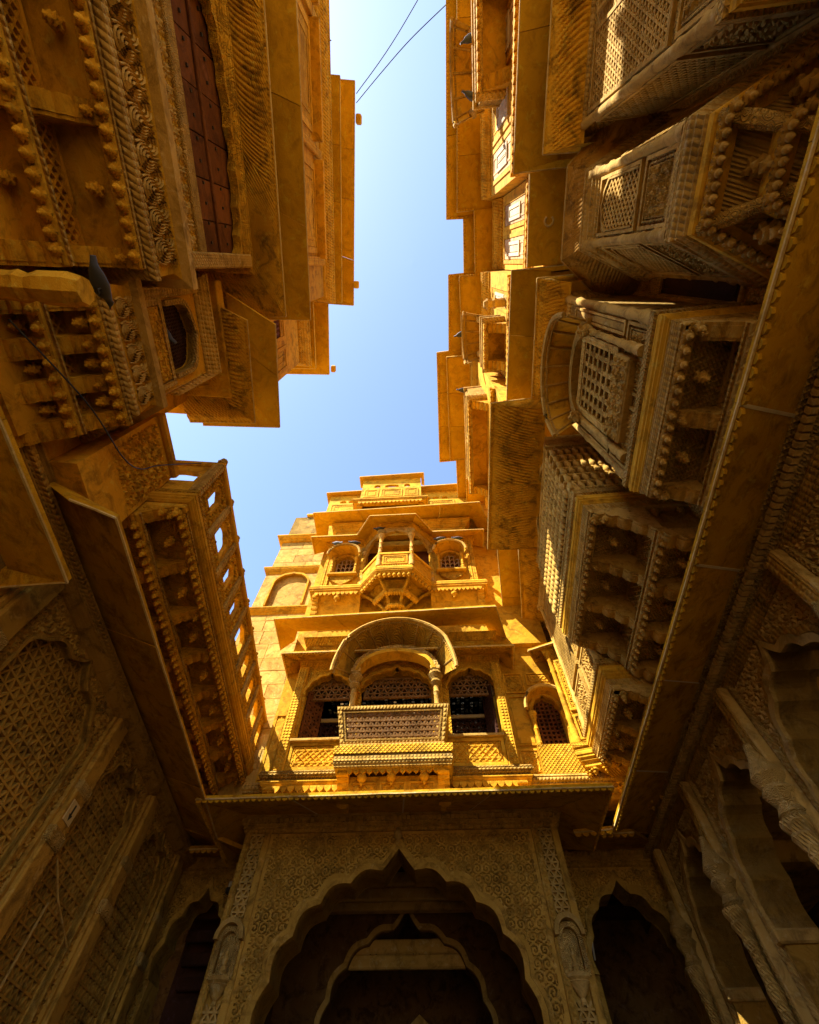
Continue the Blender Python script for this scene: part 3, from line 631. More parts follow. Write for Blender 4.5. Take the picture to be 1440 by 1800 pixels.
# roof eave over the bay and the plain eave above it
eave(T, [(XL-.02, .2), (XL-.02, O), (XR+.02, O), (XR+.02, .2)], [(XL-.30, .2), (XL-.28, .78), (XR+.26, .78), (XR+.28, .2)], 7.02, 6.86, .04, 'eave_slab', 'leaf', 1.0, lip=.05)
T.part('frieze', MB().sweep([(XL, .2), (XL, O), (XR, O), (XR, .2)], sect(6.88, 7.03, .06, 'cornice')), 'beads')
T.part('entablature', MB().sweep([(XL+.05, .2), (XL+.05, .38), (XR-.05, .38), (XR-.05, .2)], sect(7.06, 7.36, .05, 'band')), 'scroll')
T.part('cornice', MB().sweep([(XL+.05, .2), (XL+.05, .40), (XR-.05, .40), (XR-.05, .2)], sect(7.36, 7.48, .12, 'cornice')), 'beads')
eave(T, [(-2.2, .25), (-2.1, .50), (1.50, .50), (1.6, .25)], [(-2.44, .2), (-2.40, 1.0), (1.64, 1.10), (1.9, .2)], 7.66, 7.48, .05, lip=None, size=.9)
# balcony under the curved canopy
bx0, bx1, OF = -.86, .62, .92
T.part('balcony_side', MB().box(bx0, bx0+.05, O, OF-.01, 4.92, 5.06), 'net'); T.part('balcony_side', MB().box(bx1-.05, bx1, O, OF-.01, 4.92, 5.06), 'net')
T.part('balcony_floor', MB().box(bx0+.02, bx1-.02, O-.1, OF-.02, 4.86, 4.94), 'plain')
pth = [(bx0, O), (bx0, OF), (bx1, OF), (bx1, O)]
T.part('balcony_ledge', MB().sweep(pth, sect(4.95, 5.06, .05, 'box')), 'net'); T.part('base_moulding', MB().sweep(pth, sect(4.78, 4.95, .04, 'base')), 'tan_beads')
T.part('corbel_table', MB().sweep([(bx0+.1, O), (bx0+.1, OF-.22), (bx1-.1, OF-.22), (bx1-.1, O)], sect(4.50, 4.78, .02, 'box')), 'plain')
for k in range(3): panel(T, bx0+.2+.37*k, bx0+.53+.37*k, 4.52, 4.70, OF-.20, 'net', 'plain', .02)
petals(T, bx0+.14, bx1-.14, OF-.04, 4.80, .085, sc=1.0)
for x in (bx0+.34, XC, bx1-.34): T.inst('hanging_pendant', proto('bud', 'plain', bud_fn), x, OF-.10, 4.80, 0, 1.5)
for x in (bx0+.09, bx1-.09): corbel(T, x, OF-.34, 4.79, .30, .32, .15)
# flared railing of pierced panels
ft, fb2 = OF+.10, OF-.02
rl = MB()
def flare(px, z0=5.07, z1=5.60):      # map (x,z) in the front sheet onto the leaning plane
    out = []
    for x, o, z in px.v:
        t = (z-z0)/(z1-z0); out.append((XC-.0+(x-XC)*(1+.14*t), lerp(fb2, ft, t)+o, z))
    px.v = out; return px
hw = .70
r_ = T.part('railing_frame', flare(frame_rect(MB(), XC-hw, XC+hw, 5.07, 5.60, .055, -.03, .03)), 'tan_beads')
T.part('railing_lattice', flare(lattice(MB(), rect(XC-hw+.05, XC+hw-.05, 5.12, 5.55), .068, HEX, .024, -.012, .012)), 'brown', r_, kind='stuff')
T.part('railing_bead', flare(frame_rect(MB(), XC-hw+.07, XC+hw-.07, 5.14, 5.53, .02, -.02, .024)), 'tan', r_)
for sx in (-1, 1):
    xb, xt = XC+sx*hw, XC+sx*hw*1.14; s_ = MB()
    s_.add([(xb, O, 5.07), (xb, fb2, 5.07), (xt, ft, 5.60), (xt, O, 5.60), (xb-sx*.03, O, 5.07), (xb-sx*.03, fb2, 5.07), (xt-sx*.03, ft, 5.60), (xt-sx*.03, O, 5.60)], [(0, 1, 2, 3), (7, 6, 5, 4), (0, 4, 5, 1), (1, 5, 6, 2), (2, 6, 7, 3), (3, 7, 4, 0)])
    T.part('railing_end', s_, 'tan_net', r_)
for x in (-.80, .50):
    cb = MB(); column(cb, x, O+.30, 5.06, 6.42, .045, 12, .4, .24); cb.box(x-.08, x+.08, O+.20, O+.40, 6.42, 6.50, .01); c_ = T.part('balcony_column', cb, 'tan', smooth=True)
    T.part('bracket_capital', MB().lathe([(.05, 6.16), (.09, 6.22), (.07, 6.27), (.12, 6.36), (.10, 6.42)], (x, O+.30), 10), 'tan_floral', c_, smooth=True)
av = round_arch(.60, .38, 6.46, -.15, 18)
bb = MB(); bb.ring(av, scaled(av, -.15, 6.40, 1.18, 1.30), O+.20, O+.38); ca = T.part('canopy_arch', bb, 'tan_beads')
bb = MB(); bb.ring(arch(.60, .36, 5, .02, 0, 6.44, -.15, 5), arch(.66, .43, 5, .02, 0, 6.44, -.15, 5), O+.18, O+.41); T.part('canopy_arch_lip', bb, 'plain', ca)
T.part('canopy_vault', MB().ring(round_arch(.70, .50, 6.44, -.15, 18), round_arch(.74, .54, 6.44, -.15, 18), O-.02, O+.22), 'plain', ca)
bangla(T, -.15, 6.48, .98, .92, O+.10, OF+.12, .10, 'hood', 30, .74)

# ================================================================== BACK: second-floor bay with polygonal oriel
T = Thing('oriel_bay', 'sunlit second floor bay with a polygonal columned oriel between two canopied windows', 'bay window', 'B', (-.2, .5, 8.0))
O = .52; XL, XR = -1.94, 1.56
wc = (-1.45, .98)
hol = [opening(arch(.225, .26, 5, .02, .03, 9.72, c), 9.28) for c in wc] + [rect(-.98, .50, 8.9, 10.4)]
T.part('front_wall', MB().plate(rect(XL, XR, 8.72, 10.60), hol, .32, O), 'plain')
T.part('back_screen', MB().box(-1.7, 1.3, .305, .318, 8.75, 10.55), 'wood')
for x in (XL+.06, XR-.06, -1.04, .56, XL+.15, XR-.15): T.part('pilaster', MB().box(x-.04, x+.04, O-.02, O+.035, 8.9, 10.5, .01), 'beads')
for c in wc:
    op = opening(arch(.225, .26, 5, .02, .03, 9.72, c), 9.28)
    w_ = T.part('window_frame', MB().ring(op, scaled(op, c, 9.3, 1.2, 1.08), O-.02, O+.05), 'plain')
    s_ = MB()
    for k in range(5):      # curved blades of the wooden grille
        for j in range(4):
            z = 9.34+.14*k; x = c-.165+.11*j; s_.tube([(x-.05, O-.06, z), (x, O-.05, z+.05), (x+.05, O-.06, z)], .012, 5)
    lattice(s_, op, .10, (pi/2,), .022, O-.09, O-.06); T.part('curved_grille', s_, 'pink', w_, kind='stuff')
    bangla(T, c, 9.82, .37, .32, O, O+.30, .06, 'plain', 14, parent=w_)
    T.part('window_sill', MB().box(c-.33, c+.33, O-.02, O+.13, 9.22, 9.28, .01), 'plain', w_)
    hb = MB(); hb.plate([(c-.27, 9.20), (c+.27, 9.20), (c+.24, 9.10), (c+.12, 9.0), (c, 8.93), (c-.12, 9.0), (c-.24, 9.10)], [], O-.01, O+.06); T.part('garland_panel', hb, 'floral', w_)
    for sx in (-1, 1):
        cb = MB(); column(cb, c+sx*.27, O+.09, 9.28, 9.84, .028, 8, .1, .12); T.part('colonnette', cb, 'plain', w_, smooth=True)
# base of the bay
pth = [(XL-.05, .28), (XL-.05, O+.04), (-.98, O+.04)]; pth2 = [(.50, O+.04), (XR+.05, O+.04), (XR+.05, .28)]
for p_ in (pth, pth2):
    T.part('base_moulding', MB().sweep(p_, sect(8.62, 8.86, .09, 'base')), 'plain'); T.part('corbel_table', MB().sweep(p_, [(-.2, 8.05), (-.16, 8.05), (-.10, 8.4), (.0, 8.62), (-.2, 8.62)]), 'plain')
petals(T, XL, -1.02, O+.10, 8.62, .085, sc=1.2); petals(T, .54, XR, O+.10, 8.62, .085, sc=1.2)
for x in (-1.45, .98): T.inst('hanging_pendant', proto('bud', 'plain', bud_fn), x, O+.05, 8.58, 0, 1.7)
for x in (XL+.03, XR-.03): corbel(T, x, O-.08, 8.62, .16, .50, .13)
# the oriel: half hexagon in plan
pl = [(-1.02, O), (-.58, 1.02), (.12, 1.02), (.56, O)]
T.part('oriel_floor', MB().add([(x, o, z) for z in (8.74, 8.84) for x, o in pl], [(0, 1, 2, 3), (7, 6, 5, 4), (0, 4, 5, 1), (1, 5, 6, 2), (2, 6, 7, 3), (3, 7, 4, 0)]), 'plain')
T.part('oriel_base', MB().sweep(pl, sect(8.66, 8.86, .07, 'base')), 'plain'); T.part('oriel_ledge', MB().sweep(pl, sect(8.86, 8.94, .03, 'band')), 'beads')
T.part('oriel_railing', MB().sweep(pl, sect(8.94, 9.32, .0, 'box', -.05)), 'net'); T.part('oriel_handrail', MB().sweep(pl, sect(9.32, 9.40, .03, 'band')), 'plain')
panel(T, -.50, .04, 8.98, 9.29, 1.02, 'net', 'plain', .03)
for x, o in pl:
    cb = MB(); column(cb, x, o-.02, 8.94, 10.15, .042, 10, .42, .22); c_ = T.part('oriel_column', cb, 'tan', smooth=True)
    T.part('bracket_capital', MB().box(x-.09, x+.09, o-.10, o+.07, 10.15, 10.30, .02), 'tan_floral', c_)
for i in range(3):
    (x0, o0), (x1, o1) = pl[i], pl[i+1]; L_ = math.hypot(x1-x0, o1-o0); ux, uo = (x1-x0)/L_, (o1-o0)/L_
    t = MB(); a = arch(L_/2-.05, .22, 5, .025, .03, 10.02, L_/2); t.plate([(.0, 10.0)] + a + [(L_, 10.0), (L_, 10.42), (0, 10.42)], [], -.05, .02)
    b = MB(); b.add([(x0+ux*x-uo*o, o0+uo*x+ux*o, z) for x, o, z in t.v], t.f); T.part('oriel_arch', b, 'tan')
ctr = (-.23, .55)
for i, (x, o) in enumerate(pl):
    b = MB(); b.tube([(lerp(x, ctr[0], .92), .50, 7.95), (lerp(x, ctr[0], .72), .58, 8.10), (lerp(x, ctr[0], .55), lerp(o, .5, .45), 8.34), (lerp(x, ctr[0], .28), lerp(o, .5, .25), 8.52), (lerp(x, ctr[0], .04), lerp(o, .5, .04), 8.66)], [.035, .03, .04, .03, .04], 8); T.part('scroll_bracket', b, 'floral', smooth=True)
for i in range(3):
    for k in range(7):
        t = (k+.5)/7; T.inst('pendant_bud', proto('bud', 'plain', bud_fn), lerp(pl[i][0], pl[i+1][0], t), lerp(pl[i][1], pl[i+1][1], t)+.0, 8.67, 0, 1.0)
        if 1: T.inst('pendant_bud', proto('bud', 'plain', bud_fn), lerp(lerp(pl[i][0], pl[i+1][0], t), ctr[0], .45), lerp(lerp(pl[i][1], pl[i+1][1], t), .5, .45), 8.40, 0, 1.1); T.inst('pendant_bud', proto('bud', 'plain', bud_fn), lerp(lerp(pl[i][0], pl[i+1][0], t), ctr[0], .70), lerp(lerp(pl[i][1], pl[i+1][1], t), .5, .70), 8.16, 0, .9)
mid = [(lerp(x, ctr[0], .42), lerp(o, .45, .42)) for x, o in pl]
T.part('bracket_ring', MB().sweep(mid, sect(8.36, 8.46, .03, 'band', -.06)), 'plain')
lo = [(lerp(x, ctr[0], .80), lerp(o, .45, .80)) for x, o in pl]; b = MB(); n_ = 4
b.add([(x, o, 8.66) for x, o in pl] + [(x, o, 8.40) for x, o in mid] + [(x, o, 7.92) for x, o in lo], [(i, i+1, 5+i, 4+i) for i in range(3)] + [(4+i, 5+i, 9+i, 8+i) for i in range(3)] + [(0, 1, 2, 3), (11, 10, 9, 8), (0, 4, 8, 11, 7, 3)]); 
b2 = MB(); b2.v = [(lerp(x, ctr[0], .22), lerp(o, .3, .22), z) for x, o, z in b.v]; b2.f = b.f; T.part('oriel_corbelling', b2, 'floral')
# stepped eave wrapping the oriel
inn = [(XL-.02, .3), (XL-.02, O), (-1.06, O), (-.60, 1.0), (.14, 1.0), (.60, O), (XR+.02, O), (XR+.02, .3)]
out = [(-2.36, .3), (-2.36, .82), (-1.22, .82), (-.86, 1.34), (.24, 1.34), (.62, .82), (1.86, .82), (1.86, .3)]
eave(T, inn, out, 10.66, 10.50, .05, size=1.0, lip=.05)
T.part('frieze', MB().sweep(inn, sect(10.44, 10.66, .07, 'cornice')), 'beads')
T.part('entablature', MB().box(XL+.1, XR-.1, .28, .62, 10.72, 11.15), 'plain'); T.part('cornice', MB().sweep([(XL+.1, .3), (XL+.1, .62), (XR-.1, .62), (XR-.1, .3)], sect(10.98, 11.22, .14, 'cornice')), 'plain')
eave(T, [(-2.2, .2), (-2.1, .6), (1.7, .6), (1.9, .2)], [(-2.44, .2), (-2.42, 1.06), (1.86, 1.16), (2.2, .2)], 11.36, 11.26, .05, size=1.2)

# ================================================================== BACK: roof parapet with pavilion
T = Thing('roof_parapet', 'pierced roof parapet with a projecting central belvedere against the sky', 'parapet', 'B', (-.5, .4, 11.3))
hl = [opening(round_arch(.09, .05, 12.56, x, 8), 12.47) for x in (-1.87, -1.62, -1.38, .55, .79, 1.05)]
T.part('parapet_wall', MB().plate(rect(-2.28, 2.2, 11.40, 12.96), hl, .58, .66), 'plain')
for x0, x1 in ((-2.2, -1.42), (.55, 1.3)): panel(T, x0, x1, 11.85, 12.38, .66, 'net', 'plain', .05)
T.part('parapet_ledge', MB().sweep([(-2.3, .66), (1.9, .66)], sect(11.62, 11.76, .10, 'cornice')), 'plain')
eave(T, [(-2.28, .1), (-2.28, .62), (1.5, .62)], [(-2.40, .1), (-2.40, .78), (1.5, .88)], 12.98, 12.92, .05, size=1.3)
hl2 = [opening(round_arch(w_, .07, 13.07, x, 10), 12.96) for x, w_ in ((-.90, .09), (-.47, .20), (-.02, .09))]
T.part('belvedere_wall', MB().plate(rect(-1.34, .38, 12.0, 13.50), hl2, .78, .86), 'plain')
for x in (-1.34, .34): T.part('belvedere_side', MB().box(x, x+.04, .60, .85, 12.0, 13.5), 'plain')
for x0, x1 in ((-1.26, -.84), (-.78, -.16), (-.10, .3)): panel(T, x0, x1, 12.36, 12.82, .86, 'net', 'plain', .04)
T.part('belvedere_base', MB().sweep([(-1.40, .65), (-1.40, .86), (.44, .86), (.44, .65)], sect(11.96, 12.20, .12, 'base')), 'plain')
petals(T, -1.35, .40, .94, 11.97, .10, sc=1.3)
for x in (-1.32, .36): corbel(T, x, .66, 11.96, .2, .45, .14)
eave(T, [(-1.36, .6), (-1.36, .82), (.40, .82), (.40, .6)], [(-1.46, .6), (-1.46, .98), (.48, 1.02), (.48, .6)], 13.56, 13.50, .05, size=2.0)

# ================================================================== BACK: bright recessed tower at the left
T = Thing('corner_tower', 'pale sunlit masonry tower block with stepped ledges and a blind arched niche', 'tower', 'B', (-3.0, -.5, 4.8))
TX0, TX1, TO = -3.72, -2.2, -.28
T.part('tower_core', MB().box(TX0+.06, TX1, -3.2, TO-.06, 4.8, 13.5), 'tan')
z = 4.85; rnd = random.Random(3)
while z < 9.0:        # coursed blocks
    h = rnd.choice((.26, .32, .38)); x = TX0
    while x < TX1-.05:
        l = min(rnd.uniform(.45, .9), TX1-x); T.part('masonry_block', MB().box(x+.002, x+l-.002, TO-.2, TO+rnd.uniform(-.006, .008), z+.002, min(z+h, 9.0)-.002, .005), 'tan'); x += l
    z += h
an = arch(.42, .30, 3, .03, .02, 10.15, -2.98, 6)
T.part('niche_wall', MB().plate(rect(TX0, TX1, 9.18, 10.50), [opening(an, 9.30)], TO-.2, TO), 'tan')
nf = T.part('blind_niche', MB().box(-3.45, -2.5, TO-.16, TO-.10, 9.25, 10.5), 'tan'); T.part('niche_frame', MB().ring(opening(an, 9.3), scaled(opening(an, 9.3), -2.98, 9.3, 1.1, 1.05), TO-.05, TO+.05), 'plain', nf)
z = 10.72
while z < 12.0:
    x = TX0+.03
    while x < TX1-.05:
        l = min(rnd.uniform(.5, .9), TX1-x); T.part('masonry_block', MB().box(x+.002, x+l-.002, TO-.2, TO-.02+rnd.uniform(-.006, .006), z+.002, z+.318, .005), 'tan'); x += l
    z += .32
T.part('ledge', MB().sweep([(TX0, -2.5), (TX0, TO), (TX1, TO)], sect(9.0, 9.18, .10, 'cornice')), 'plain'); T.part('ledge', MB().sweep([(TX0, -2.5), (TX0, TO), (TX1, TO)], sect(10.5, 10.72, .10, 'cornice')), 'plain')
T.part('ledge', MB().sweep([(TX0, -2.5), (TX0, TO), (TX1, TO)], sect(12.0, 12.2, .14, 'cornice')), 'plain')
T.part('tower_parapet', MB().plate(rect(TX0+.06, TX1, 12.2, 13.5), [rect(-3.2, -2.75, 12.95, 13.12)], TO-.2, TO-.06), 'tan')
T.part('tower_coping', MB().sweep([(TX0+.5, -.4), (TX0+.5, TO-.06), (TX1, TO-.06)], sect(13.5, 13.6, .08, 'band')), 'plain')
T.part('finial', MB().lathe([(.05, 13.6), (.07, 13.66), (.03, 13.75), (.05, 13.82), (.004, 14.0)], (TX0+.62, TO-.2), 8), 'tan', smooth=True)
# ================================================================== bracketed underside shared by the balconies
def lobed(b, prof, lobes, amp, seg=15):
    v = []; n = len(prof)
    for i, (r, z, l) in enumerate(prof):
        for k in range(seg):
            a = 2*pi*k/seg; rr = r*(1+amp*l*cos(lobes*a + (pi if i % 4 > 1 else 0))); v.append((rr*cos(a), rr*sin(a), z))
    f = [(i*seg+k, i*seg+(k+1) % seg, (i+1)*seg+(k+1) % seg, (i+1)*seg+k) for i in range(n-1) for k in range(seg)] + [tuple(reversed(range(seg))), tuple((n-1)*seg+k for k in range(seg))]
    b.add(v, f)
def pendant_fn(b): lobed(b, [(.03, .03, 0), (.035, 0, 0), (.065, -.03, 1), (.06, -.055, 1), (.035, -.06, 0), (.058, -.09, 1), (.052, -.115, 1), (.03, -.12, 0), (.044, -.145, 1), (.036, -.165, 1), (.014, -.175, 0), (.020, -.20, 0), (.002, -.22, 0)], 5, .28)
def lotus_fn(b):      # lobed corbel bud with a nipple tip
    lobed(b, [(.018, .02, 0), (.028, 0, 0), (.020, -.014, 0), (.046, -.034, 1), (.048, -.052, 1), (.026, -.062, 0), (.032, -.078, 0), (.026, -.094, 0), (.012, -.102, 0), (.014, -.114, 0), (.003, -.126, 0)], 5, .30)
def underside(T, x0, x1, of, zf, ob, zb, mat='plain', nb=3, step=.125, sc=1.0, fieldmat='net', ends=(True, True), pend=True):
    om = lerp(of, ob, .52); zm = lerp(zf, zb, .45); lo, hi = min(x0, x1), max(x0, x1)
    st = MB(); st.box(lo+.03, hi-.03, ob, of-.10, zf-.03, zf+.05); T.part('soffit', st, fieldmat)
    st = MB(); st.box(lo+.06, hi-.06, ob, om-.06, zm, zf-.03); T.part('stepped_soffit', st, fieldmat)
    st = MB(); st.box(lo+.10, hi-.10, ob, lerp(om, ob, .6), zb, zm); T.part('lower_soffit', st, fieldmat)
    f1 = T.part('front_beam', MB().box(lo, hi, of-.10, of, zf-.07, zf, .012), mat); f2 = T.part('middle_beam', MB().box(lo, hi, om-.05, om+.05, zm-.06, zm+.03, .012), mat)
    T.part('beam_moulding', MB().box(lo+.01, hi-.01, of-.08, of+.012, zf-.045, zf-.02), 'tan_beads', f1); T.part('beam_moulding', MB().box(lo+.01, hi-.01, om-.07, om+.07, zm-.02, zm+.0, ), 'tan_beads', f2)
    me = proto('lotus', mat, lotus_fn)
    row(T, 'pendant_bud', me, lo+.04, hi-.04, of-.02, zf-.065, step, sc=sc); row(T, 'pendant_bud', me, lo+.05, hi-.05, om+.03, zm-.05, step, sc=sc)
    for k in range(nb+1):
        x = lerp(lo+.07, hi-.07, k/nb)
        corbel(T, x, om-.02, zf-.02, of-om, zf-zm+.06, .15*sc, mat); corbel(T, x, ob, zm-.02, om-ob+.03, zm-zb+.05, .17*sc, mat)
        T.inst('corbel_knob', proto('pendant', mat, pendant_fn), x, of-.10, zf-.10, 0, .55*sc)
    if pend:
        for k in range(nb):
            x = lerp(lo+.07, hi-.07, (k+.5)/nb); T.inst('hanging_pendant', proto('pendant', mat, pendant_fn), x, lerp(of, om, .5), zf-.05, 0, .8*sc); T.inst('hanging_pendant', proto('pendant', mat, pendant_fn), x, lerp(om, ob, .45), zm-.03, 0, .75*sc)
            w2 = (hi-lo)/nb*.5-.10*sc; zz0, zz1 = zm+.05, zf-.06
            if zz1-zz0 > .08: T.part('riser_lattice', lattice(MB(), rect(x-w2, x+w2, zz0, zz1), .055, DIA, .016, om-.055, om-.03), mat, kind='stuff')
            panel_s = MB(); frame_rect(panel_s, x-w2-.02, x+w2+.02, zz0-.03, zz1+.02, .025, om-.06, om-.02); T.part('field_frame', panel_s, mat)
def end_beam(T, x, o0, o1, z, mat='plain', n=5):
    T.part('end_beam', MB().box(x-.04, x+.04, o0, o1, z-.07, z, .01), mat)
    for k in range(n): T.inst('pendant_bud', proto('lotus', mat, lotus_fn), x, lerp(o0, o1, (k+.5)/n), z-.065, 0, 1.0)
def scroll_fn(b):     # one omega-shaped acanthus scroll of a frieze, 0.18 wide, 0.28 high, proud of o=0
    for q in (((.088, .135), (.055, .12), (.030, .075), (.026, .045), (.040, .012), (.036, -.03), (.018, -.05), (0, -.055)),
              ((.090, .095), (.062, .088), (.046, .055), (.046, .03), (.058, .0), (.055, -.045), (.034, -.078), (0, -.088)),
              ((.090, .055), (.072, .045), (.066, .02), (.074, -.02), (.072, -.06), (.050, -.10), (.02, -.118), (0, -.12)),
              ((.020, .13), (.012, .09), (.010, .05), (.018, .02), (.016, -.008), (0, -.02))):
        for s in (-1, 1): b.tube([(s*x, .012, z) for x, z in q], [.005]+[.0085]*(len(q)-2)+[.008], 4)
    for s in (-1, 1): b.tube([(s*.086, .012, -.03), (s*.084, .012, -.08), (s*.070, .012, -.125)], .009, 4)

# ================================================================== LEFT: ground floor with pierced screens
T = Thing('screened_side', 'shaded left ground floor with three tall pierced stone screens between plain piers', 'wall', 'L', (4.6, 0, 0))
WIN = ((2.62, 4.02), (4.58, 5.56), (6.08, 7.06))
ho = []
for x0, x1 in WIN:
    c, w = (x0+x1)/2, (x1-x0)/2; ho.append(opening(arch(w, .42, 5, .07, .10, 3.88, c, 6, .75), .6))
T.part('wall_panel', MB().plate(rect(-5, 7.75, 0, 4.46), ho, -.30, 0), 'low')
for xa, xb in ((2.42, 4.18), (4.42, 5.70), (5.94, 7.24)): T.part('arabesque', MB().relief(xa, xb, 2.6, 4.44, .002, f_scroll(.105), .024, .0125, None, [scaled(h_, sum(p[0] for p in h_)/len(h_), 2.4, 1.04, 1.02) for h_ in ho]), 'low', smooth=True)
for h_, (x0, x1) in zip(ho, WIN):
    c = (x0+x1)/2; s_ = MB(); lattice(s_, h_, .088, HEX, .0155, -.105, -.062); sc_ = T.part('pierced_screen', s_, 'low', kind='stuff')
    s2 = MB(); lattice(s2, h_, .088, HEX, .007, -.10, -.085, phase=.5); T.part('fine_bars', s2, 'low', sc_, kind='stuff')
    T.part('screen_moulding', MB().ring(h_, scaled(h_, c, 2.4, 1.035, 1.014), -.05, .022), 'low', sc_)
    T.part('shade_backing', MB().box(x0-.6, x1+.6, -.62, -.58, 0, 4.66), 'dark', sc_); T.part('room_ceiling', MB().box(x0-.2, x1+.2, -.579, -.31, 4.40, 4.46), 'dark', sc_)  # near-black sheet and ceiling, the unlit interior's shade put into their colour
for x in (2.30, 4.30, 5.82, 7.36):
    p_ = T.part('pier', MB().box(x-.115, x+.115, -.1, .085, 0, 4.46, .012), 'low'); T.part('pier_edge', MB().box(x-.155, x-.120, -.1, .045, 0, 4.44), 'low', p_)
    T.part('pier_block', MB().box(x-.13, x+.13, -.05, .11, 3.34, 3.46, .015), 'low_floral', p_); T.part('pier_block', MB().box(x-.12, x+.12, -.05, .10, 3.74, 3.84, .015), 'low_floral', p_)
    if abs(x-4.30) < .01:
        sg = T.part('arrow_sign', MB().box(x-.075, x+.075, .085, .092, 3.52, 3.68), 'cream', p_, label='small cream sign with a dark arrow pointing down')
        ab = MB(); ab.box(x-.012, x+.012, .092, .0945, 3.565, 3.66); ab.add([(x-.035, .0943, 3.585), (x+.035, .0943, 3.585), (x, .0943, 3.535)], [(0, 1, 2)]); T.part('arrow', ab, 'black', sg)
        wb = MB(); wb.tube([(4.45, -.02, 3.50), (4.95, .03, 3.20), (5.72, .0, 3.02)], .009, 6); T.part('conduit', wb, 'low_tan', sg)
        wb = MB(); wb.tube([(4.95, -.04, 3.18), (4.97, -.04, 1.2)], .011, 6); T.part('conduit', wb, 'low_tan', sg)
for k, (z0, z1, d) in enumerate(((4.46, 4.53, .11), (4.53, 4.60, .16), (4.60, 4.68, .14))): T.part('cornice', MB().sweep([(-5, .0), (7.75, .0)], sect(z0, z1, d, 'cornice' if k != 1 else 'band')), 'low' if k != 1 else 'low_beads')
eave(T, [(1.52, .06), (1.62, .08), (6.95, .08)], [(1.52, .42), (1.66, .72), (6.62, .70)], 4.66, 4.40, .055, mat='low_slab', size=1.25)
eave(T, [(-3.0, .05), (1.95, .05), (1.98, -.1)], [(-3.0, .53), (1.97, .53), (2.06, -.05)], 4.10, 4.00, .06, mat='low_slab', size=1.4)
T.part('return_eave', MB().add([(6.62, .70, 4.40), (6.95, .08, 4.64), (7.9, .5, 4.64), (6.95, 1.06, 4.40), (6.62, .70, 4.45), (6.95, .08, 4.69), (7.9, .5, 4.69), (6.95, 1.06, 4.45)], [(0, 1, 2, 3), (7, 6, 5, 4), (0, 4, 5, 1), (1, 5, 6, 2), (2, 6, 7, 3), (3, 7, 4, 0)]), 'low_slab')
T.part('first_floor_wall', MB().box(-5, 7.75, -.4, -.05, 4.68, 5.3), 'low'); T.part('terrace_slab', MB().box(1.6, 7.75, -8, -.05, 5.3, 5.42), 'low'); T.part('rear_terrace_slab', MB().box(7.75, 13, -8, -.55, 5.3, 5.42), 'low'); T.part('outer_wall', MB().box(-5, 13, -8.1, -8, 0, 5.42), 'room')

# ================================================================== LEFT: long gallery balcony with pierced parapet
T = Thing('gallery_balcony', 'long stone gallery balcony with pierced arched parapet over two rows of corbel buds', 'balcony', 'L', (4.7, .3, 4.8))
GX0, GX1, GO = 2.08, 7.62, .74
underside(T, GX0, GX1, GO-.02, 5.40, -.05, 4.95, 'plain', 8, .105, .85, 'scroll')
end_beam(T, GX0+.04, .05, GO, 5.40)
T.part('balcony_floor', MB().box(GX0, GX1, -.3, GO-.02, 5.45, 5.50), 'plain')
pth = [(GX0, -.05), (GX0, GO), (GX1, GO)]
T.part('base_moulding', MB().sweep(pth, sect(5.40, 5.55, .06, 'base')), 'plain'); T.part('rope_band', MB().sweep(pth, sect(5.55, 5.62, .045, 'band')), 'net')
n = 10
for k in range(n):
    x0, x1 = lerp(GX0, GX1, k/n), lerp(GX0, GX1, (k+1)/n); c = (x0+x1)/2
    big = k % 3 == 1
    h_ = opening(arch(.17 if big else .085, .10, 3, .03, .0, 6.04, c, 5), 5.84)
    pb = T.part('parapet_panel', MB().plate(rect(x0+.045, x1-.045, 5.62, 6.28), [h_], GO-.07, GO-.01), 'plain')
    T.part('carved_field', MB().relief(x0+.06, x1-.06, 5.64, 6.26, GO-.008, f_scroll(.11), .026, .014, None, [scaled(h_, c, 5.94, 1.25, 1.2)]), 'plain', pb, smooth=True, kind='stuff')
    T.part('parapet_post', MB().box(x0-.045, x0+.045, GO-.09, GO+.03, 5.62, 6.30, .01), 'tan_beads', smooth=False)
    T.inst('post_cap', proto('cap', 'tan', lambda b: b.lathe([(.05, 0), (.06, .03), (.03, .06), (.045, .10), (.005, .15)], seg=8)), x0, GO-.03, 6.36)
T.part('parapet_coping', MB().sweep(pth, sect(6.28, 6.36, .035, 'band', -.10)), 'plain')
h_ = [opening(round_arch(.0001, .0001, 1, 1, 2), .9)]
for o0, o1 in ((.10, .62),):      # end panel with its wide opening
    b = MB(); t = MB(); t.plate(rect(.0, GO-.06, 5.62, 6.28), [opening(arch(.22, .07, 3, .02, 0, 6.07, .36, 5), 5.90)], -.03, .03)
    b.add([(GX0+.03-o, x, z) for x, o, z in t.v], t.f); T.part('end_panel', b, 'plain')

# ================================================================== LEFT: solid upper body
T = Thing('left_wing', 'tall golden left wing body carrying stepped eaves above its shuttered bays', 'building', 'L', (-1, 0, 4.68))
T.part('first_floor_wall', MB().box(-6, 1.52, -3, .12, 4.68, 8.0), 'plain'); cw_ = T.part('corner_wall', MB().box(1.36, 2.06, -1.4, .34, 4.69, 5.98), 'plain'); cf = MB(); carve(cf, 1.40, 2.02, 5.1, 5.85, .342, 'floral'); T.part('corner_panel', cf, 'plain', cw_, smooth=True); T.part('corner_coping', MB().sweep([(1.36, .34), (2.06, .34)], sect(5.90, 6.0, .05, 'band')), 'plain', cw_)
T.part('second_floor_wall', MB().box(-6, .55, -3, 1.08, 8.42, 12.4), 'plain'); T.part('second_floor_wall', MB().box(.55, 1.9, -3, .50, 7.6, 12.4), 'plain')
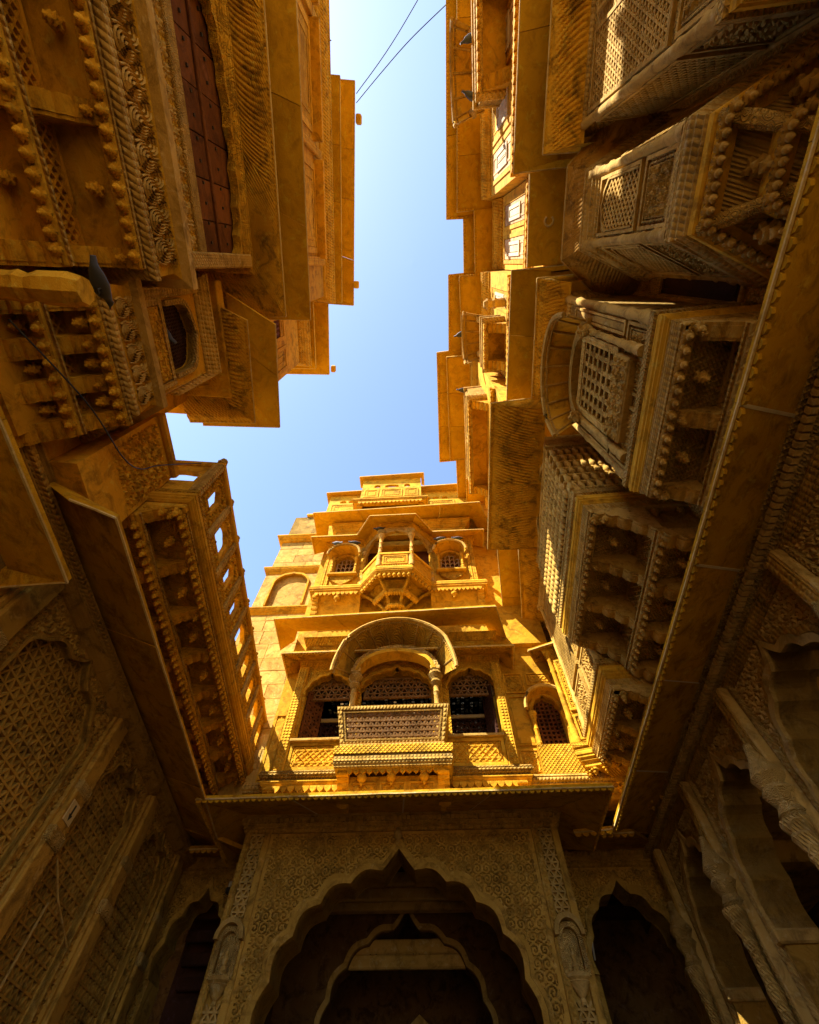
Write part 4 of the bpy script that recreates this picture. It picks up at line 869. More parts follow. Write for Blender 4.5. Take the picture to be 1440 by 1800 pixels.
# carved eave and plain slab over the big bay, then over the small bay
eave(T, [(-5, .84), (.02, .84), (.06, .1)], [(-5, 1.20), (.58, 1.18), (.66, .1)], 7.84, 8.00, .05, 'carved_eave_slab', 'leaf', 1.3, lip=.05)
eave(T, [(-5, 1.0), (.40, 1.0), (.42, .1)], [(-5, 1.46), (.64, 1.44), (.70, .1)], 8.36, 8.34, .06, 'eave_slab', 'slab', 1.2)
T.part('second_string', MB().sweep([(-5, 1.08), (.55, 1.08), (.55, .2)], sect(8.42, 8.62, .10, 'base')), 'plain')
eave(T, [(.30, .45), (1.3, .45), (1.35, .05)], [(.55, .95), (1.80, .90), (1.84, .05)], 6.98, 7.12, .05, 'carved_eave_slab', 'leaf', .9, lip=.05)
eave(T, [(.30, .6), (1.5, .6), (1.5, .05)], [(.62, 1.18), (1.96, 1.12), (2.0, .05)], 7.50, 7.46, .05, 'eave_slab', 'slab', .8)
T.part('fillet', MB().box(.15, 1.45, .1, .70, 6.98, 7.16, .01), 'plain')
# second-floor window range
for x0, x1, kk in ((-1.5, -.2, 1), (-3.2, -1.9, 1), (-4.6, -3.5, 0)):
    f = panel(T, x0, x1, 9.3, 10.9, 1.08, 'net', 'plain', .09)
    T.part('window_sill', MB().box(x0-.05, x1+.05, 1.06, 1.20, 9.16, 9.26, .01), 'plain', f); T.part('hood', MB().box(x0-.08, x1+.08, 1.06, 1.24, 10.95, 11.05, .01), 'plain', f)
for x in (-.08, -1.7, -3.35): T.part('pilaster', MB().box(x-.07, x+.07, 1.06, 1.14, 8.62, 11.4, .01), 'beads')
for x0, x1 in ((.72, 1.25), (1.35, 1.8)):
    f = panel(T, x0, x1, 8.7, 10.4, .50, 'net', 'plain', .07)
sh = T.part('upper_window', frame_rect(MB(), .80, 1.20, 9.1, 10.0, .05, .49, .56), 'plain'); shutter(T, rect(.84, 1.16, 9.14, 9.96), .53, .08, .03, 'wood', parent=sh)
# crowning eave: double slab course
T.part('crown_moulding', MB().sweep([(-6, 1.08), (.55, 1.08), (.55, .50), (1.9, .50), (1.9, -.5)], sect(11.5, 12.0, .16, 'cornice')), 'beads')
eave(T, [(-6, .9), (-2.98, .9)], [(-6, 1.02), (-2.98, 1.02)], 12.54, 12.50, .10, 'crown_slab', 'slab', .9)
eave(T, [(-2.98, .2), (-2.98, .95), (.55, .95), (.55, .2)], [(-2.99, .2), (-2.99, 1.36), (.70, 1.34), (.70, .2)], 12.26, 12.24, .12, 'crown_slab', 'slab', .85)
eave(T, [(-2.98, .2), (-2.98, 1.1), (.60, 1.1), (.60, .2)], [(-3.0, .2), (-3.0, 1.60), (.76, 1.57), (.76, .2)], 12.50, 12.48, .10, 'crown_slab', 'slab', .9, jag=.01)
eave(T, [(.6, .40), (1.9, .40), (1.95, -.6)], [(.6, .72), (2.14, .72), (2.2, -.6)], 12.14, 12.12, .12, 'crown_slab', 'slab', .8)
eave(T, [(.6, .40), (1.9, .40), (1.95, -.6)], [(.6, 1.00), (2.32, .98), (2.4, -.6)], 12.46, 12.42, .10, 'crown_slab', 'slab', .8)
T.part('parapet', MB().box(-2.9, .6, .6, 1.0, 12.6, 13.0), 'plain')
for x, o in ((-2.47, 1.64), (.34, 1.60), (2.2, 1.04), (-4.2, 1.06)): T.inst('edge_knob', proto('eknob', 'slab', lambda b: b.box(-.075, .075, -.02, .09, -.08, .06, .02), False), x, o, 12.52)

# ================================================================== LEFT: big bay with brown shutters
T = Thing('shuttered_bay', 'large carved left bay with tall red-brown plank shutters above a scroll frieze', 'bay window', 'L', (-1.6, .4, 4.6))
BX0, BX1, BO = -4.2, .02, .84
underside(T, BX0, BX1, BO-.02, 5.40, .1, 4.62, 'plain', 5, .10, .85, 'plain')
# scroll frieze
T.part('frieze_ground', MB().sweep([(BX0, BO-.04), (BX1, BO-.04), (BX1, .1)], [(-.1, 5.48), (0, 5.48), (.05, 5.52), (.03, 5.80), (.10, 5.86), (-.1, 5.86)]), 'plain')
T.part('frieze_lower_band', MB().sweep([(BX0, BO-.04), (BX1, BO-.04), (BX1, .1)], sect(5.40, 5.50, .075, 'band')), 'tan_beads'); T.part('frieze_upper_band', MB().sweep([(BX0, BO-.04), (BX1, BO-.04), (BX1, .1)], sect(5.84, 5.98, .15, 'band')), 'tan')
row(T, 'frieze_scroll', proto('scroll', 'tan', scroll_fn), BX0+.05, BX1-.03, BO+.004, 5.67, .19, sc=(1.05, 1.5, 1.2))
# parapet band of lattice, shutters, arch
T.part('lattice_apron', MB().box(BX0, BX1-.06, BO-.12, BO-.05, 5.98, 6.58), 'net')
T.part('lattice_relief', MB().relief(-2.6, BX1-.15, 6.0, 6.42, BO-.05, f_flower(.13), .03, .015), 'tan', smooth=True)
ap = T.part('apron_frame', MB().box(BX0, BX1-.04, BO-.06, BO-.02, 6.44, 6.60, .01), 'tan_floral')
hw = 1.05
for c in (-1.10, -3.3):
    a = arch(hw, .26, 9, .05, .05, 7.40, c, 5); op = opening(a, 6.60)
    T.part('arch_wall', MB().plate(rect(c-1.10 if c > -2 else BX0, min(c+1.10, BX1-.05), 6.60, 7.86), [scaled(op, c, 6.62, .985, 1)], BO-.10, BO-.04), 'scroll')
    T.part('arch_moulding', MB().ring(a, scaled(a, c, 7.36, 1.05, 1.16), BO-.10, BO-.01), 'floral')
    for k in range(6):
        x0 = c-hw+.35*k; sh = T.part('shutter_plank', MB().box(x0+.006, x0+.344, BO-.14, BO-.115+random.uniform(-.004, .004), 6.6, 7.80), 'wood')
    for z in (7.14,): T.part('shutter_rail', MB().box(c-hw, c+hw, BO-.115, BO-.09, z, z+.05, .006), 'wood')
    kn = MB()
    for k in range(12):
        for z in (6.68, 6.95, 7.4): kn.lathe([(.018, -.0), (.012, .012)], (0, 0), 5) if 0 else kn.box(c-hw+.17*k+.06, c-hw+.17*k+.085, BO-.115, BO-.10, z, z+.025)
    T.part('shutter_studs', kn, 'iron', kind='stuff')
cw = MB().box(BX1-.14, BX1, BO-.16, BO+.03, 5.98, 7.85, .012); T.part('corner_post', cw, 'tan_net')
T.part('end_wall', MB().box(BX1-.05, BX1-.01, .1, BO-.15, 5.5, 7.85), 'floral')
T.part('lintel_band', MB().sweep([(BX0, BO-.04), (BX1, BO-.04), (BX1, .1)], sect(7.70, 7.82, .08, 'cornice')), 'scroll'); T.part('rope_band', MB().sweep([(BX0, BO-.04), (BX1, BO-.04), (BX1, .1)], sect(7.82, 7.96, .12, 'base')), 'floral')
T.part('bay_roof', MB().box(BX0, BX1, .1, BO-.05, 7.95, 8.08), 'plain')

# ================================================================== LEFT: smaller bay with dark mesh window
T = Thing('latticed_bay', 'smaller left bay with one dark mesh window, chamfered corner and bud corbels', 'bay window', 'L', (.7, .3, 4.5))
SX0, SX1, SO = .16, 1.06, .60
pl = [(SX0, .1), (SX0, SO), (SX1, SO), (1.34, .1)]
underside(T, SX0, 1.16, SO, 5.10, .1, 4.45, 'plain', 3, .10, .8, 'plain')
T.part('frieze_ground', MB().sweep(pl, [(-.06, 5.14), (0, 5.14), (.04, 5.18), (.02, 5.38), (.06, 5.42), (-.06, 5.42)]), 'plain')
T.part('frieze_lower_band', MB().sweep(pl, sect(5.08, 5.16, .05, 'band')), 'tan_beads'); T.part('frieze_upper_band', MB().sweep(pl, sect(5.41, 5.52, .10, 'band')), 'tan')
row(T, 'frieze_scroll', proto('scroll', 'tan', scroll_fn), SX0+.04, SX1-.02, SO+.03, 5.29, .15, sc=(.83, 1.4, .85))
c = (SX0+SX1)/2+.02; a = arch(.30, .20, 3, .04, .02, 6.24, c, 6); op = opening(a, 5.95)
b = MB(); b.plate(rect(SX0+.02, SX1, 5.50, 6.80), [op], SO-.10, SO-.005); T.part('front_wall', b, 'plain')
t = MB(); L_ = math.hypot(1.34-SX1, SO-.1); t.plate(rect(0, L_, 5.5, 6.8), [opening(arch(.13, .14, 5, .015, .02, 6.3, L_/2), 5.75)], -.06, 0); t.box(.03, L_-.03, -.08, -.055, 5.6, 6.6); ux, uo = (1.34-SX1)/L_, (.1-SO)/L_
b = MB(); b.add([(SX1+ux*x-uo*o, SO+uo*x+ux*o, z) for x, o, z in t.v], t.f); T.part('chamfer_wall', b, 'plain')
T.part('body_fill', MB().box(SX0+.03, SX1-.01, .1, SO-.2, 5.5, 6.9), 'room')
w_ = T.part('window_frame', MB().ring(op, scaled(op, c, 5.95, 1.16, 1.10), SO-.06, SO+.03), 'tan_net'); s_ = MB(); lattice(s_, op, .032, SQ, .012, SO-.09, SO-.075); T.part('wire_mesh', s_, 'darkwood', w_, kind='stuff'); T.part('mesh_backing', MB().box(c-.3, c+.3, SO-.14, SO-.12, 5.9, 6.5), 'darkwood', w_)
panel(T, SX0+.10, SX1-.04, 5.56, 5.90, SO, 'floral', 'tan_beads', .05)
T.part('corner_strip', MB().box(SX0, SX0+.10, SO-.05, SO+.03, 5.52, 6.80, .01), 'tan_beads'); T.part('lintel_band', MB().sweep(pl, sect(6.62, 6.85, .08, 'cornice')), 'tan_beads')
T.part('bay_roof', MB().add([(x, o, z) for z in (6.85, 7.02) for x, o in pl], [(0, 1, 2, 3), (7, 6, 5, 4), (0, 4, 5, 1), (1, 5, 6, 2), (2, 6, 7, 3), (3, 7, 4, 0)]), 'plain')

# ================================================================== LEFT: stone spout beam
T = Thing('stone_spout', 'weathered octagonal stone spout jutting out between the two left bays', 'spout', 'L', (.12, .05, 4.55))
b = MB(); t = MB(); t.lathe([(.085, 0), (.085, .5), (.095, .55), (.075, .60), (.095, .66), (.10, .84), (.08, .92)], (0, 0), 8)
b.add([(.12+x, z-.05, 4.56+o) for x, o, z in t.v], t.f); T.part('shaft', b, 'plain')
T.part('wall_block', MB().box(0.0, .24, -.05, .12, 4.42, 4.70, .02), 'plain')
# ================================================================== RIGHT: ground-floor arcade
T = Thing('column_arcade', 'shaded right arcade of cusped arches on slender carved engaged columns', 'arcade', 'R', (-3.7, 0, 0))
COLX = (1.29, -.37, -2.03, -3.69, -5.36, -7.02)
ho = []; ars = []
for i in range(len(COLX)-1):
    c = (COLX[i]+COLX[i+1])/2; a = arch(.66, 1.0, 9, .055, .12, 3.12, c, 6); ars.append((c, a)); ho.append(opening(a, .02))
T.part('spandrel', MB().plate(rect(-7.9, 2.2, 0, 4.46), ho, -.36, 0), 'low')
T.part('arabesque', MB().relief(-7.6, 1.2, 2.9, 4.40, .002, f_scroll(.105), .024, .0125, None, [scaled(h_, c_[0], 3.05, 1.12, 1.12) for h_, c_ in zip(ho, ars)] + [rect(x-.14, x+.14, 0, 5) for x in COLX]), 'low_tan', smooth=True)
for c, a in ars:
    T.part('arch_moulding', MB().ring(a, scaled(a, c, 3.05, 1.07), -.36, .035), 'low_tan'); T.part('arch_moulding', MB().ring(scaled(a, c, 3.05, 1.08), scaled(a, c, 3.05, 1.14), -.05, .02), 'low_beads')
for x in COLX:
    cb = MB().box(x-.085, x+.085, -.02, .13, 0, 4.46, .01); p_ = T.part('engaged_column', cb, 'low_tan')
    T.part('column_net', MB().box(x-.055, x+.055, .10, .142, 0, 3.4), 'low_net', p_); T.part('column_net', MB().box(x-.055, x+.055, .10, .142, 3.5, 4.44), 'low_beads', p_)
    sh = MB(); column(sh, x, .20, 1.0, 3.32, .055, 12, .3, .25); T.part('shaft', sh, 'low_net', p_, smooth=True)
    T.part('capital', MB().lathe([(.06, 3.30), (.11, 3.36), (.08, 3.42), (.13, 3.52), (.10, 3.56), (.14, 3.64), (.06, 3.80), (.03, 3.92)], (x, .17), 12), 'low_floral', p_, smooth=True)
    for s in (-1, 1):
        T.part('edge_rail', MB().box(x+s*.115-.018, x+s*.115+.018, -.02, .05, 0, 4.45), 'low_net', p_)
        T.part('arch_impost', MB().box(x+s*.16-.06, x+s*.16+.06, -.34, .05, 3.02, 3.12, .015), 'low_tan', p_)
T.part('arcade_ceiling', MB().box(-13, 2.2, -5.2, -.37, 4.50, 4.62), 'low'); T.part('arcade_back_wall', MB().box(-13, 2.2, -2.9, -2.8, 0, 4.6), 'room')
for i, x in enumerate(COLX[1:]): T.part('ceiling_beam', MB().box(x-.12, x+.12, -2.8, -.37, 4.25, 4.50, .02), 'low')
for z0, z1, d, mm in ((4.40, 4.48, .07, 'low_beads'), (4.48, 4.56, .13, 'low_net'), (4.56, 4.68, .17, 'low_beads')): T.part('cornice', MB().sweep([(-7.5, .0), (2.2, .0)], sect(z0, z1, d, 'cornice')), mm)
row(T, 'dentil', proto('dentil', 'low_tan', dentil_fn, False), -7.4, 2.0, .14, 4.56, .062)
eave(T, [(-6.95, .08), (2.2, .08)], [(-6.28, .78), (2.2, .72)], 4.66, 4.40, .055, mat='low_slab', size=1.45, lip=.085, joint='cream')
ex = [(-6.28, .78), (-6.34, 1.27)]
eave(T, [(-6.95, .08), (-7.3, 1.0)], ex, 4.64, 4.42, .05, mat='low_slab', size=.8, lip=.085)

# ================================================================== RIGHT: first-floor wall behind the oriels
T = Thing('right_wing', 'tall right wing wall rising behind its carved oriels with stepped eaves', 'building', 'R', (-2, 0, 4.68))
T.part('first_floor_wall', MB().box(-8.2, 4.5, -3, .08, 4.68, 8.0), 'tan_net')
for x0, x1 in ((-.30, .0), (-.55, -.31), (-2.15, -1.8)): panel(T, x0, x1, 5.6, 7.0, .08, 'darkwood', 'tan_beads', .04)
# carved eaves with plain slabs above them, in three steps
E1i = [(4.5, .80), (1.26, .80), (1.26, .05)]; E1o = [(4.5, 1.12), (1.24, 1.18), (1.20, .05)]
def rev(l): return list(reversed(l))
eave(T, rev(E1i), rev(E1o), 7.78, 8.00, .05, 'carved_eave_slab', 'leaf', 1.2, lip=.05)
eave(T, [(1.22, .4), (1.22, .9), (4.5, .9)], [(1.14, .4), (1.14, 1.44), (4.5, 1.36)], 8.40, 8.36, .06, 'eave_slab', 'slab', 1.3)
eave(T, [(-4.15, .05), (-4.15, 1.02), (-1.72, 1.02), (-1.72, .80), (-.1, .80), (-.1, .05)], [(-4.28, .05), (-4.26, 1.84), (-1.62, 1.78), (-1.60, 1.18), (-.03, 1.18), (-.03, .05)], 7.80, 8.00, .05, 'carved_eave_slab', 'leaf', 1.2, lip=.05)
eave(T, [(-1.9, .9), (.02, .9), (.02, .3)], [(-1.76, 1.48), (.08, 1.44), (.08, .3)], 8.40, 8.36, .06, 'eave_slab', 'slab', 1.0)
eave(T, [(-7.2, .3), (-4.2, .3)], [(-7.0, 1.1), (-4.2, 1.30)], 7.80, 8.00, .05, 'carved_eave_slab', 'leaf', 1.1, lip=.05)
eave(T, [(-7.2, .3), (-4.3, .3)], [(-7.0, 1.40), (-4.4, 1.62)], 8.40, 8.36, .05, 'eave_slab', 'slab', 1.1)
eave(T, [(.10, .3), (1.18, .3)], [(.10, 1.23), (1.12, 1.24)], 8.40, 8.36, .06, 'eave_slab', 'slab', 1.2)
T.part('crescent_ornament', MB().ring([(.62+.07*cos(a/10*5.2+.5), 0) for a in range(11)], [(.62+.05*cos(a/10*5.2+.5), 0) for a in range(11)], .9, .92) if 0 else MB().tube([(.60+.055*cos(.6+a*.5), .98+.055*sin(.6+a*.5), 8.352) for a in range(11)], .014, 6), 'edge')
# second-floor wall in steps
SEG = ((4.5, 1.22, 1.22), (1.20, .02, 1.0), (0.0, -1.70, 1.24), (-1.72, -4.40, 1.52), (-4.42, -7.5, 1.20))
for x0, x1, o in SEG:
    T.part('second_floor_wall', MB().box(x1, x0, -3, o, 8.44, 12.3), 'tan' if o < .9 else 'plain')
    T.part('string_course', MB().sweep([(x1, o), (x0, o)], sect(9.2, 9.34, .09, 'base')), 'beads')
    row(T, 'petal_drop', proto('petal', 'plain', petal_fn, False), x1+.03, x0-.03, o+.08, 9.20, .10, sc=(1.1, 1, 1.2))
    T.part('string_course', MB().sweep([(x1, o), (x0, o)], sect(11.55, 11.9, .14, 'cornice')), 'beads')
for x0, x1, o, mm in ((1.35, 1.85, 1.22, 'pink'), (1.9, 2.5, 1.22, 'net'), (2.6, 3.2, 1.22, 'pink'), (.12, .58, 1.0, 'pink'), (.65, 1.10, 1.0, 'pink'), (-.2, -.6, 1.24, 'net')):
    panel(T, min(x0, x1), max(x0, x1), 9.5, 11.3, o, mm, 'plain', .06); panel(T, min(x0, x1)+.12, max(x0, x1)-.12, 9.9, 10.8, o+.012, 'plaster', 'plaster', .05)
# crowning course
inn = [(-7.4, 1.0), (-4.42, 1.0), (-4.42, 1.3), (-1.7, 1.3), (-1.7, 1.0), (-.02, 1.0), (-.02, .6), (1.10, .6), (1.10, 1.0), (4.6, 1.0)]
ou1 = [(-7.4, 1.80), (-4.28, 1.80), (-4.28, 2.20), (-1.68, 2.16), (-1.68, 1.80), (-.06, 1.80), (-.06, 1.46), (1.10, 1.46), (1.10, 1.80), (4.6, 1.66)]
ou2 = [(-7.4, 2.02), (-4.44, 2.02), (-4.44, 2.47), (-1.61, 2.37), (-1.60, 2.08), (.0, 2.01), (.0, 1.67), (1.0, 1.65), (1.02, 2.0), (4.6, 1.82)]
eave(T, inn, ou1, 12.22, 12.18, .10, 'crown_slab', 'slab', 1.0, lip=.05); eave(T, inn, ou2, 12.52, 12.48, .10, 'crown_slab', 'slab', 1.1, lip=.06)
T.part('parapet', MB().box(-7.4, 4.6, .2, .8, 12.6, 13.1), 'plain')

# ================================================================== RIGHT: second-floor little balconies
def small_balcony(x0, x1, ob, of, z0, z1, label, can=False, roofless=True):
    T = Thing('small_balcony', label, 'balcony', 'R', ((x0+x1)/2, ob, z0-.3))
    lo, hi = min(x0, x1), max(x0, x1); pth = [(lo, ob), (lo, of), (hi, of), (hi, ob)]
    T.part('floor', MB().box(lo, hi, ob-.05, of-.01, z0, z0+.06), 'plain')
    T.part('base_moulding', MB().sweep(pth, sect(z0-.14, z0+.06, .06, 'base')), 'tan_beads'); row(T, 'petal_drop', proto('petal', 'plain', petal_fn, False), lo+.02, hi-.02, of+.03, z0-.12, .10, sc=(1.1, 1, 1.3))
    for x in (lo, hi): T.part('side_panel', MB().box(x-.025, x+.025, ob-.02, of-.03, z0+.06, z1), 'tan_net')
    T.part('front_panel', MB().box(lo+.02, hi-.02, of-.05, of, z0+.06, z1), 'tan_net'); n = max(1, int((hi-lo)/.75))
    for k in range(n): panel(T, lerp(lo, hi, k/n)+.04, lerp(lo, hi, (k+1)/n)-.04, z0+.10, z1-.06, of, 'net', 'tan', .04)
    T.part('coping', MB().sweep(pth, sect(z1, z1+.07, .04, 'band')), 'tan')
    for x in (lo+.1, hi-.1): corbel(T, x, ob-.02, z0-.12, of-ob, .42, .16)
    if can:
        for x in (lo+.08, hi-.08):
            cb = MB(); column(cb, x, of-.06, z1+.06, z1+.75, .04, 10); T.part('column', cb, 'tan', smooth=True)
        bangla(T, (lo+hi)/2, z1+.72, (hi-lo)/2+.08, .34, of-.25, of+.25, .05, 'plain', 18)
    return T
small_balcony(-2.15, -4.25, 1.50, 1.86, 10.3, 10.95, 'long small balcony with lattice panels high on the right wing')
small_balcony(-.72, -1.55, 1.22, 1.58, 10.0, 10.35, 'small canopied balcony with two columns high on the right wing', True)
small_balcony(2.3, 3.4, 1.20, 1.62, 10.1, 10.5, 'columned balcony with curved hood high above the plain slab eave', True)
T = Thing('water_spout', 'short carved stone spout beside the small canopied balcony', 'spout', 'R', (-.42, 1.2, 9.6))
b = MB(); t = MB(); t.lathe([(.07, 0), (.07, .22), (.09, .26), (.06, .30), (.09, .38), (.05, .44)], (0, 0), 8); b.add([(-.42+x, 1.2+z, 9.7+o) for x, o, z in t.v], t.f); T.part('shaft', b, 'tan')
T.part('wall_block', MB().box(-.52, -.32, 1.2, 1.28, 9.58, 9.82, .01), 'tan')

# ================================================================== RIGHT: carved oriels on the first floor
def poly_body(T, pl, z0, z1, mat, rows, colr=.045, postmat='tan'):
    """walls on a plan polyline with framed panels row by row and posts at the corners"""
    for i in range(len(pl)-1):
        (x0, o0), (x1, o1) = pl[i], pl[i+1]; L_ = math.hypot(x1-x0, o1-o0); ux, uo = (x1-x0)/L_, (o1-o0)/L_
        def put(nm, t, mm, par=None, kind=None):
            b = MB(); b.add([(x0+ux*x-uo*o, o0+uo*x+ux*o, z) for x, o, z in t.v], t.f); return T.part(nm, b, mm, par, kind=kind)
        w_ = put('wall_face', MB().box(.01, L_-.01, -.06, 0, z0, z1), mat)
        n = max(1, round(L_/.75))
        for za, zb, kd in rows:
            for k in range(n):
                a, b_ = L_*k/n+.055, L_*(k+1)/n-.055
                if b_-a < .12: continue
                put('panel_frame', frame_rect(MB(), a, b_, za, zb, .028, -.01, .03), postmat, w_); 
                if kd == 'jali': put('star_lattice', lattice(MB(), rect(a+.03, b_-.03, za+.03, zb-.03), .062, HEX, .016, .0, .022), postmat, w_, 'stuff')
                elif kd == 'arch':
                    cx = (a+b_)/2; op = opening(arch((b_-a)/2-.05, .16, 5, .02, .03, zb-.28, cx), za+.05); put('arched_screen', lattice(MB(), op, .055, DIA, .016, .0, .022), postmat, w_, 'stuff'); put('screen_rim', MB().ring(op, scaled(op, cx, za, 1.08, 1.03), 0, .035), postmat, w_)
                else: put('carved_field', frame_rect(MB(), a+.05, b_-.05, za+.05, zb-.05, .014, -.01, .02), kd, w_); cf = MB().box(a+.075, b_-.075, -.01, .012, za+.075, zb-.075); carve(cf, a+.075, b_-.075, za+.075, zb-.075, .012, kd, .012); put('carved_field', cf, BASE.get(kd, kd), w_)
    for x, o in pl:
        cb = MB(); column(cb, x, o, z0, z1, colr, 10, .30, .22); T.part('corner_column', cb, postmat, smooth=True)

# near octagonal oriel
T = Thing('octagonal_oriel', 'polygonal carved oriel with broad hexagonal roof and clustered hanging buds', 'oriel', 'R', (.61, .3, 4.6))
pl = [(-.06, .08), (.30, .78), (.92, .78), (1.28, .08)]
poly_body(T, pl, 5.55, 7.34, 'tan_net', ((5.62, 6.12, 'tan_floral'), (6.2, 7.10, 'arch')))
T.part('oriel_base', MB().sweep(pl, sect(5.28, 5.55, .08, 'base')), 'tan_beads'); T.part('net_band', MB().sweep(pl, sect(5.50, 5.60, .05, 'band')), 'tan_net'); T.part('rope_band', MB().sweep(pl, sect(5.22, 5.30, .03, 'band')), 'plain')
T.part('lintel', MB().sweep(pl, sect(7.16, 7.40, .10, 'cornice')), 'tan_beads')
eave(T, [(-.05, .06), (.30, .76), (.92, .76), (1.27, .06)], [(-.62, .10), (.15, .92), (1.09, .92), (1.86, .10)], 7.42, 7.88, .05, 'roof_slab', 'leaf_shaded', 1.2, lip=.05)
cen = (.61, .05)
for lv, (k_, zz, nbud, s_) in enumerate(((.02, 5.24, 9, .85), (.36, 5.02, 7, .85), (.66, 4.82, 4, .85))):
    q = [(lerp(x, cen[0], k_), lerp(o, cen[1], k_)) for x, o in pl]; T.part('corbel_ring', MB().sweep(q, sect(zz-.05, zz+.04, .02, 'band', -.1)), 'plain')
    for i in range(3):
        for j in range(nbud): t = (j+.5)/nbud; T.inst('pendant_bud', proto('lotus', 'tan', lotus_fn), lerp(q[i][0], q[i+1][0], t), lerp(q[i][1], q[i+1][1], t), zz-.04, 0, s_)
    q2 = [(lerp(x, cen[0], k_+.06), lerp(o, cen[1], k_+.06)) for x, o in pl]; kb = min(1, k_+.40); q3 = [(lerp(x, cen[0], kb-.06), lerp(o, cen[1], kb-.06)) for x, o in pl]
    b = MB(); b.add([(x, o, zz+.03) for x, o in q2] + [(x, o, zz-.17) for x, o in q3], [(i, i+1, 5+i, 4+i) for i in range(3)] + [(0, 1, 2, 3), (7, 6, 5, 4), (0, 4, 7, 3)]); T.part('sloping_soffit', b, 'tan_net')
for i, (x, o) in enumerate(pl):
    b = MB(); b.tube([(lerp(x, cen[0], .85), .10, 4.62), (lerp(x, cen[0], .62), lerp(o, .05, .62), 4.80), (lerp(x, cen[0], .40), lerp(o, .05, .40), 4.98), (lerp(x, cen[0], .2), lerp(o, .05, .2), 5.10), (lerp(x, cen[0], .02), lerp(o, .05, .02), 5.24)], [.045, .05, .04, .055, .045], 8); T.part('scroll_bracket', b, 'tan_floral', smooth=True)
for x, o, z in ((.61, .55, 5.16), (.25, .40, 5.12), (.97, .40, 5.12), (.61, .30, 4.94), (.40, .25, 4.92), (.82, .25, 4.92)): T.inst('hanging_pendant', proto('pendant', 'tan', pendant_fn), x, o, z, 0, 1.0)

def box_oriel(name, label, x0, x1, of, z0, z1, rows, zbot=None, nb=3, mat='tan', ends=True, step=.10, sc=.88):
    lo, hi = min(x0, x1), max(x0, x1); T = Thing(name, label, 'oriel', 'R', ((lo+hi)/2, .3, (zbot or 4.6)))
    pl = [(lo, .06), (lo, of), (hi, of), (hi, .06)]
    poly_body(T, pl, z0, z1, 'tan_net', rows)
    T.part('oriel_base', MB().sweep(pl, sect(z0-.26, z0-.06, .06, 'base')), 'plain'); T.part('net_band', MB().sweep(pl, sect(z0-.07, z0+.03, .07, 'band')), 'tan_net')
    T.part('bead_course', MB().sweep(pl, sect(z0-.34, z0-.26, .03, 'cornice')), 'tan_beads'); T.part('lintel', MB().sweep(pl, sect(z1-.22, z1, .08, 'cornice')), 'tan_beads')
    T.part('body_fill', MB().box(lo+.07, hi-.07, .05, of-.07, z0-.3, z1+.1), 'room')
    underside(T, lo-.02, hi+.02, of, z0-.33, .05, zbot or 4.62, mat, nb, step, sc, 'tan_net')
    end_beam(T, lo+.03, .05, of, z0-.33, mat, 4); end_beam(T, hi-.03, .05, of, z0-.33, mat, 4)
    return T
# near box at the picture's edge
T = box_oriel('box_oriel', 'flat fronted carved oriel with sunlit lattice front beside the octagonal oriel', 1.42, 3.6, .80, 5.30, 7.96, ((5.4, 5.9, 'tan_floral'), (6.0, 7.6, 'jali')), nb=3)
# oriel with curved hood and small grille window
T = box_oriel('box_oriel', 'carved oriel with a curved hood over a small square-grilled window', -.30, -1.75, .80, 5.50, 7.96, ((5.56, 5.98, 'tan_floral'),), nb=2)
op = rect(-1.42, -.68, 6.12, 6.95); w_ = T.part('window_frame', MB().plate(rect(-1.50, -.60, 6.04, 7.05), [op], .79, .86), 'tan_beads')
T.part('grille', lattice(MB(), op, .135, SQ, .05, .81, .85), 'tan_scroll', w_, kind='stuff'); T.part('opening_shade', MB().box(-1.42, -.68, .795, .803, 6.12, 6.95), 'black', w_)  # black sheet: shade of the window hollow put into its colour
ab_ = MB().box(-1.46, -.64, .79, .90, 5.70, 6.02, .02); ab_.relief(-1.44, -.66, 5.71, 6.01, .90, f_scroll(.15), .03, .012); T.part('apron_panel', ab_, 'tan', w_); T.part('inner_arch', MB().ring(round_arch(.42, .26, 6.95, -1.05), round_arch(.52, .36, 6.95, -1.05), .79, .90), 'tan_floral', w_)
T.part('inner_arch', MB().ring(round_arch(.54, .40, 6.95, -1.05), round_arch(.62, .48, 6.95, -1.05), .79, .86), 'tan', w_)
bangla(T, -1.05, 6.98, .70, .62, .80, 1.16, .08, 'plain', 26, .82)
for x in (-1.55, -.55):
    cb = MB(); column(cb, x, .86, 5.55, 7.0, .034, 10, .35, .25); T.part('colonnette', cb, 'tan', w_, smooth=True)
    T.inst('bracket_knot', proto('pendant', 'tan', pendant_fn), x, .92, 6.95, 0, 1.0)
for xa, xb in ((-1.72, -1.6), (-.5, -.36)): panel(T, xa, xb, 6.05, 7.5, .80, 'tan_net', 'tan', .025)
